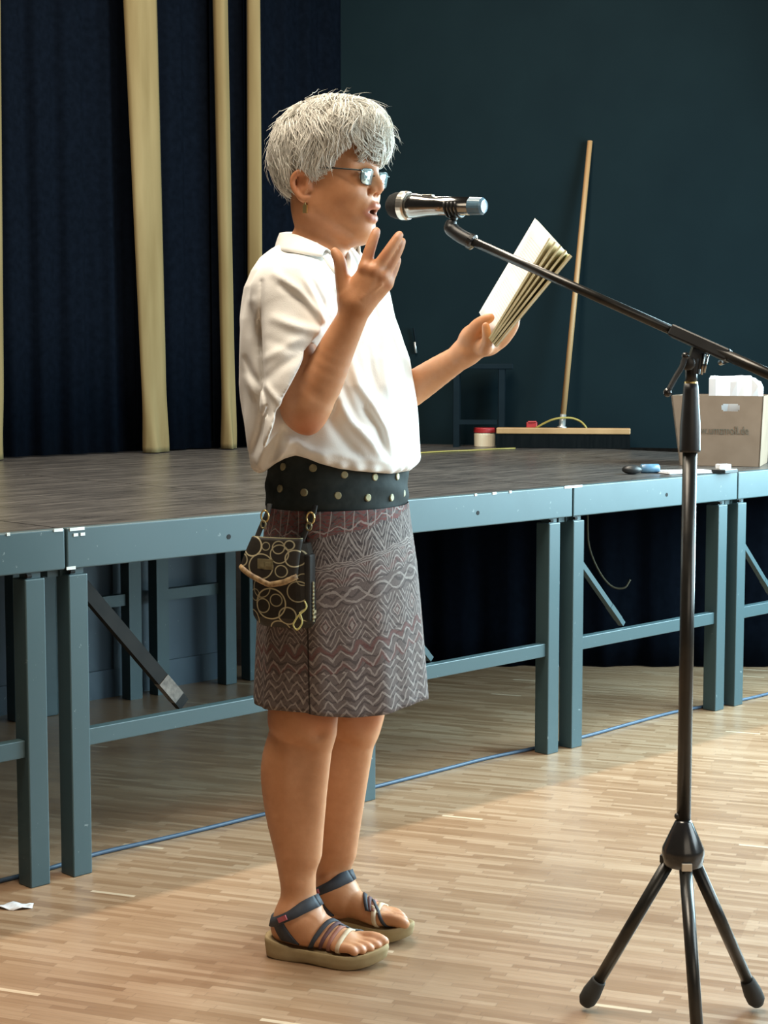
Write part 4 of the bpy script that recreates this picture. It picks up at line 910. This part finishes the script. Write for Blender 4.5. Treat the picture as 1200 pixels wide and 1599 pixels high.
for j in range(M_):
    k = j / (M_ - 1); off = lift + .0035 * np.sin(k * math.pi) * (cs2 - .2) - .004 * (k ** 3) + .004 * k * (r.random(n) < .06)
    q, g = projO(q, off); pth[:, j] = q
    nrm = g / (np.linalg.norm(g, axis=1)[:, None] + 1e-9); fl = q - whorl; fl = fl / (np.linalg.norm(fl, axis=1)[:, None] + 1e-6)
    side = np.clip((np.abs(q[:, 1]) - .03) / .05, 0, 1); back = np.clip((-.02 - q[:, 0]) / .06, 0, 1); frt = np.clip((q[:, 0] - .05) / .05, 0, 1)
    fl = fl * .9 + A([0, 0, -1.]) * (.35 + .9 * side + .9 * back + .7 * frt)[:, None] + A([-.22, 0, 0]) * (side * (1 - frt))[:, None]
    fl = fl + (np.stack([np.sin(cseed * 6.28), np.cos(cseed * 6.28), np.sin(cs2 * 6.28)], 1)) * .75 + r.normal(size=(n, 3)) * .10
    wv = np.sin(k * 5 + cseed * 6.28) * .6; fl = fl + np.cross(nrm, fl) * wv[:, None]
    fl = fl - nrm * np.sum(fl * nrm, 1)[:, None]; fl /= np.linalg.norm(fl, axis=1)[:, None] + 1e-9; q = q + fl * (lenv / (M_ - 1))[:, None]
# cut the locks that fall into the face or over the ear
def facezone(p):
    f1 = np.linalg.norm((p - A([.096, 0, -.024])) / A([.062, .15, .100]), axis=-1) < 1; f2 = np.linalg.norm((p - A([-.016, 0, -.018])) / A([.021, .2, .034]), axis=-1) < 1; f3 = p[..., 2] < -.034 - .01 * (p[..., 0] < -.04)
    return f1 | f2 | f3
def lat(p): return p[..., 0] > .078
fz = facezone(pth); fringe = (np.abs(pth[:, 0, 1]) < .075) & (pth[:, 0, 0] > .02) & (r.random(n) < .8); fzz = fz & ~(fringe[:, None] & (pth[..., 0] > .090) & (pth[..., 2] > .032 + .016 * cs2[:, None]))
first = np.where(fzz.any(1), fzz.argmax(1), M_)
keep = first >= 4; pth, first, cseed, cs2, lift = pth[keep], first[keep], cseed[keep], cs2[keep], lift[keep]; n = len(pth)
res = np.zeros_like(pth)
for i in range(n):
    t = np.linspace(0, first[i] - 1, M_); i0 = np.minimum(t.astype(int), M_ - 2); res[i] = pth[i][i0] * (1 - (t - i0))[:, None] + pth[i][i0 + 1] * (t - i0)[:, None]
def strands(P, rad, shade, seg=4):
    n, m = P.shape[:2]; T = np.gradient(P, axis=1); T /= np.linalg.norm(T, axis=2)[..., None] + 1e-9; N_ = np.cross(T, A([.3, .5, .8])); N_ /= np.linalg.norm(N_, axis=2)[..., None] + 1e-9; B_ = np.cross(T, N_)
    a = np.arange(seg) * 2 * math.pi / seg; R_ = rad[:, None] * np.linspace(0, 1, m)[None] ** 0; prof = np.sin(np.clip(np.linspace(.08, 1, m) * math.pi, 0, math.pi)) ** .5; prof[-1] = .08; R_ = rad[:, None] * prof[None]
    V_ = P[:, :, None] + R_[:, :, None, None] * (np.cos(a)[None, None, :, None] * N_[:, :, None] + np.sin(a)[None, None, :, None] * B_[:, :, None])
    base = np.arange(n)[:, None, None] * m * seg + np.arange(m - 1)[None, :, None] * seg; j = np.arange(seg)[None, None]; k = (j + 1) % seg
    F = np.stack([base + j, base + k, base + seg + k, base + seg + j], -1).reshape(-1, 4); return V_.reshape(-1, 3), F, np.repeat(shade, m * seg)
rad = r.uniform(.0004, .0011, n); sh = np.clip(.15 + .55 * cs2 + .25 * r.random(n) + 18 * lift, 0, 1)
v1, f1, s1 = strands(toW(res.reshape(-1, 3)).reshape(res.shape), rad, sh)
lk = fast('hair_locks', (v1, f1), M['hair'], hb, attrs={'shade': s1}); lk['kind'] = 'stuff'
# fly-away hairs
nf = 420; i = r.choice(n, nf); fp = res[i].copy(); g = fp - A([.004, 0, .07]); g /= np.linalg.norm(g, axis=2)[..., None]; fp += g * (np.linspace(0, 1, M_)[None, :, None] ** 2) * r.uniform(.004, .024, nf)[:, None, None] + g * .002
v2, f2, s2 = strands(toW(fp.reshape(-1, 3)).reshape(fp.shape), np.full(nf, .00035), np.full(nf, .9), 3); fo = fast('flyaway_hair', (v2, f2), M['hair'], hb, attrs={'shade': s2}); fo['kind'] = 'stuff'
# eyebrows
M['brow'] = noisy('grey_brow', (.20, .15, .11), (.28, .22, .17), 80, .7)
for sg in (-1, 1):
    nb = 70; t = r.random(nb); b0 = np.stack([.1015 - .020 * t ** 1.5, sg * (.012 + .036 * t), .0405 + .005 * np.sin(t * 2.6) + r.uniform(-.0025, .0025, nb)], 1); b1 = b0 + np.stack([-.002 + 0 * t, sg * (.007 + .002 * t), .002 - .004 * t], 1)
    bp_ = np.stack([b0, (b0 + b1) / 2 + A([.0012, 0, .0006]), b1], 1); vb, fb, _ = strands(toW(bp_.reshape(-1, 3)).reshape(bp_.shape), np.full(nb, .0005), np.zeros(nb), 3); eb = fast('eyebrow', (vb, fb), M['brow'], WO); eb['kind'] = 'stuff'
# ---------------------------------------------------------------- glasses, earring
M['frame'] = noisy('dark_metal_frame', (.03, .04, .042), (.05, .06, .06), 40, .3, .8); M['lens'] = noisy('reflecting_lens', (.62, .84, .88), (.70, .90, .93), 10, .05, .55, .8, Transmission_Weight=.35)  # pale cyan lens colour stands in for the bright reflection
gl = bpy.data.objects.new('glasses', None); COL.objects.link(gl); gl.parent = WO; ORG[gl.name] = org(WO)
gx = .1095
for s in (-1, 1):
    def G(y, z): return H(gx - .0045 * ((y - .034) / .025) ** 2 - abs(y - .03) * .10 - (z - .015) * -.12, s * y, z)
    ol = [(.012, .0275), (.034, .0290), (.056, .0270), (.0575, .014), (.053, .002), (.034, .0000), (.016, .003), (.0115, .014)]
    rg = spline([G(y, z) for y, z in ol + ol[:1]], 41)[:-1]; c_ = rg.mean(0)
    ln = mk('lens', (np.vstack([rg, c_ + hx * .0015]), [(j, (j + 1) % 40, 40) if s > 0 else ((j + 1) % 40, j, 40) for j in range(40)]), M['lens'], gl, smooth=True, solid=.0015)
    mk('rim', tube(np.vstack([rg, rg[:2]]), .0011, 8, False), M['frame'], gl, smooth=True)
    mk('temple_arm', tube(spline([G(.0565, .0235), H(.100, s * .066, .0245), H(.05, s * .074, .027), H(.012, s * .0785, .027), H(-.012, s * .081, .022)], 24), .0016, 8), M['frame'], gl, smooth=True)
mk('bridge', tube(spline([H(gx - .002, -.0118, .018), H(gx + .002, 0, .0205), H(gx - .002, .0118, .018)], 12), .0012, 8), M['frame'], gl, smooth=True)
for s in (-1, 1):
    e = H(-.004, s * .0785, -.0405)
    mk('earring', cat([tube([e + A([0, 0, .006]), e - UP * .004], .0012, 6), box(e - UP * .011, (hx, hy, hz), (.0042, .0025, .008))]), M['gold'], WO)
# ================================================================== belt bag
def m_bag():
    m, b = newmat('black_ring_print', rough=.55, spec=.3); U, V_, _ = coords('UV'); L_ = None
    for x, y, r_, w in ((428, 942, 24, 1.3), (415, 946, 11, 1.0), (437, 936, 9.5, .9), (455, 960, 13.5, 1.2), (471, 921, 16, 1.0), (394, 967, 12, 1.1), (412, 918, 15, .9), (482, 958, 9, 1.1), (404, 852, 15, 1.3), (420, 882, 19, 1.0), (446, 852, 9.5, .9), (470, 868, 12.5, 1.1), (452, 888, 9, .9), (388, 874, 9, 1.0), (448, 862, 14, .9), (426, 851, 6, .7), (462, 848, 7, 1.0), (440, 985, 16, 1.0), (478, 902, 9, .8), (400, 930, 9, .8)):
        dx, dy = U - (x - 437.), V_ - (905. - y); d = S.m('SQRT', dx * dx + dy * dy) - r_; l = line(d, w * .55, .7) * (.45 + .5 * (w - .6)); L_ = l if L_ is None else smaxn(L_, l)
    n = noise(comb(U, V_, 0.), .12, 3); c = mix(n, (.014, .012, .010), (.034, .029, .022)); put(b, 'Base Color', mix(L_, c, (.62, .56, .36))); return m
M['bag'] = m_bag(); M['tan'] = noisy('tan_trim', (.10, .05, .02), (.46, .32, .16), 90, .5); M['bag_side'] = noisy('black_webbing', (.012, .012, .012), (.022, .021, .02), 60, .7)
bc = at(437, 905, 3.150); bn = unit(A([-.38, -.925, 0])); bx = A([-bn[1], bn[0], 0]); kb = 3.15 / FPX
bag = thing('belt_bag', bc - UP * .09, 'small black hip bag printed with pale rings hanging from the waistband', 'bag')
def bp(x, y, d): return bc + bx * ((x - 437) * kb / abs(bx[0])) + UP * ((905 - y) * kb) + bn * d
def sheet(edgeL, edgeR, ys, d0, bul, n=15):
    P, uv = [], []
    for i, y in enumerate(ys):
        xl, xr = edgeL(y), edgeR(y)
        for j in range(n):
            t = j / (n - 1); x = xl + (xr - xl) * t; e_ = 1 - (2 * t - 1) ** 4; P.append(bp(x, y, d0(y) - .012 * (1 - e_) + bul * e_)); uv.append((x - 437, 905 - y))
    return A(P).reshape(len(ys), n, 3), uv
yl = np.linspace(846, 980, 18)
eL = lambda y: np.interp(y, [838, 870, 960, 975, 980], [400, 393, 393, 397, 403]); eR = lambda y: np.interp(y, [838, 870, 960, 975, 980], [478, 486, 490, 488, 482])
Pf, uv1 = sheet(eL, eR, yl, lambda y: .012 - .010 * max(0, (y - 965) / 15), .004)
Pb = Pf - bn * .030 + 0; r_, c_ = Pf.shape[:2]
V_ = np.vstack([Pf.reshape(-1, 3), Pb.reshape(-1, 3)]); F_ = grid(Pf)[1]; o_ = r_ * c_; F_ = list(F_) + [tuple(i + o_ for i in q[::-1]) for q in F_]
edge = [(0, j) for j in range(c_)] + [(i, c_ - 1) for i in range(1, r_)] + [(r_ - 1, j) for j in range(c_ - 2, -1, -1)] + [(i, 0) for i in range(r_ - 2, 0, -1)]
for a, b_ in zip(edge, edge[1:] + edge[:1]): i, j = a[0] * c_ + a[1], b_[0] * c_ + b_[1]; F_.append((i, j, j + o_, i + o_))
bb = mk('pouch', (V_, F_), M['bag'], bag, smooth=False, uv=uv1 + uv1)
P, uv = [], []
for i in range(14):
    t = i / 13
    for j in range(17):
        s = j / 16; xl, xr = np.interp(t, [0, 1], [400, 384]), np.interp(t, [0, 1], [479, 474]); x = xl + (xr - xl) * s; yb = np.interp(s, [0, .25, .55, .8, 1], [884, 897, 909, 904, 894]); y = 838 + (yb - 838) * t
        P.append(bp(x, y, .022 + .010 * math.sin(math.pi * min(1, t * 1.1) * .5) - .010 * (2 * s - 1) ** 4)); uv.append((x - 437, 905 - y))
fl_ = A(P).reshape(14, 17, 3); flap = mk('flap', grid(fl_), M['bag'], bag, smooth=True, uv=uv, solid=.004)
mk('trim', tube(fl_[-1] + bn * .002 - UP * .001, .0062, 8), M['tan'], flap, smooth=True)
mk('top_edge', tube(fl_[0] + bn * .001, .0022, 8), M['snap'], flap, smooth=True)
pl = bp(427, 878, .034); mk('badge', cat([box(pl, (bx, bn, UP), (.016, .0015, .010)), box(pl + bn * .0018 - bx * .006, (bx, bn, UP), (.0045, .0014, .006)), box(pl + bn * .0018 + bx * .007, (bx, bn, UP), (.0055, .0014, .0035))]), M['snap'], flap)
mk('gusset', box(bp(484, 915, -.004), (bx, bn, UP), (.007, .013, .064)), M['bag_side'], bag, bevel=.004)
zp = [bp(487, y, .002 + .001 * math.sin(y)) + bx * .006 for y in np.linspace(905, 968, 22)]; mk('zip', tube(zp, [.0016, .0024] * 11, 6), M['snap'], bag)
for xa, ya, xb in ((417, 797, 404), (490, 797, 477)):
    mk('strap', tube(spline([bp(xa, ya - 10, -.012), bp(xa, ya + 6, .000), bp((xa + xb) / 2 - 1, ya + 26, .006), bp(xb, 842, .012)], 14), .0055, 8, True, .35), M['bag_side'], bag, smooth=True)
    a = np.linspace(0, 2 * math.pi, 25); mk('ring', tube([bp(xa + 6 * math.cos(q_), ya + 8 + 9 * math.sin(q_), .009) for q_ in a], .0018, 8, False), M['gold'], bag, smooth=True)
    mk('ring', tube([bp(xa - 2 + 4 * math.cos(q_), ya + 21 + 6 * math.sin(q_), .011) for q_ in a], .0018, 8, False), M['snap'], bag, smooth=True)
cordp = [bp(482, 935, .014), bp(486, 945, .018), bp(474, 958, .02), bp(466, 972, .02), bp(472, 980, .02), bp(480, 968, .02), bp(476, 952, .02)]
mk('cord_bow', tube(spline(cordp, 30), .0018, 6), noisy('yellow_cord_print', (.50, .47, .16), (.62, .58, .24), 40, .6), bag, smooth=True)

# ================================================================== book in her left hand
def m_page():
    m, b = newmat('printed_page', (.84, .83, .80), .7, 0, .2); U, V_, _ = coords('UV')
    ln = lt(pingpong(V_, .0125), .0040); words = gt(noise(comb(U * 26.0, sfloor(V_ / .025) * 7.3, 0.), 3.0, 2), .40)
    blk = band(U, .14, .86) * (band(V_, .50, .86) + band(V_, .12, .44)); put(b, 'Base Color', mix(ln * words * blk * .45, (.72, .71, .70), (.25, .24, .26))); return m
M['page'] = m_page(); M['page_edge'] = noisy('cream_page_edges', (.62, .53, .30), (.74, .66, .42), 30, .8, stretch=(1, 1, 1)); M['cover'] = noisy('book_cover', (.72, .70, .62), (.78, .76, .68), 12, .5)
BY = .0
S0, S1 = at(772, 533, 3.318), at(884, 394, 3.302); O0, O1 = at(749, 488, 3.405), at(836, 341, 3.390)
book = thing('book', S0, 'open paperback book with fanned pages held up in her left hand', 'book')
un = unit(np.cross(O0 - S0, S1 - S0)); un = un if un[1] < 0 else -un
P, uv = [], []
for i in range(9):
    for j in range(13):
        s, t = j / 12, i / 8; p = (S0 * (1 - t) + S1 * t) * (1 - s) + (O0 * (1 - t) + O1 * t) * s; P.append(p + un * .006 * math.sin(math.pi * min(1, s * 1.3))); uv.append((1 - s, t))
pg = A(P).reshape(9, 13, 3)
mk('page', grid(pg), M['page'], book, smooth=True, uv=uv, solid=.0006)
def slab(a0, a1, b0, b1, n_, t_): return hexa([a0, b0, b0 - n_ * t_, a0 - n_ * t_], [a1, b1, b1 - n_ * t_, a1 - n_ * t_])
mk('page_block', slab(S0 - un * .004, S1 - un * .004, O0 - un * .004, O1 - un * .004, un, .005), M['page_edge'], book)
mk('cover', slab(S0 - un * .0095, S1 - un * .0095, O0 * 1.0 + (O0 - S0) * .01 - un * .0095, O1 + (O1 - S1) * .01 - un * .0095, un, .0012), M['cover'], book)
tops = [(858, 371), (866, 377), (875, 383), (883, 390), (890, 397)]; bots = [(763, 528), (764.5, 530.5), (766.5, 533), (769, 536), (772, 539)]; thk = (.0025, .0035, .003, .004, .007)
for k, (tp, bt, tk) in enumerate(zip(tops, bots, thk)):
    F0, F1 = at(bt[0], bt[1], 3.222 + .001 * k), at(tp[0], tp[1], 3.206 + .002 * k); n_ = unit(np.cross(F0 - S0, F1 - F0)); n_ = n_ if n_[2] > 0 else -n_
    mk('page_block', slab(S0 - UP * .001 * k, S1 - UP * .001 * k, F0, F1, n_, tk), M['page_edge'] if k < 4 else M['page_edge'], book)
F0, F1 = at(774.5, 541, 3.224), at(892.5, 399, 3.212); n_ = unit(np.cross(F0 - S0, F1 - F0)); n_ = n_ if n_[2] > 0 else -n_
mk('cover', slab(S0 - UP * .009, S1 - UP * .009, F0, F1, n_, .0012), M['cover'], book)
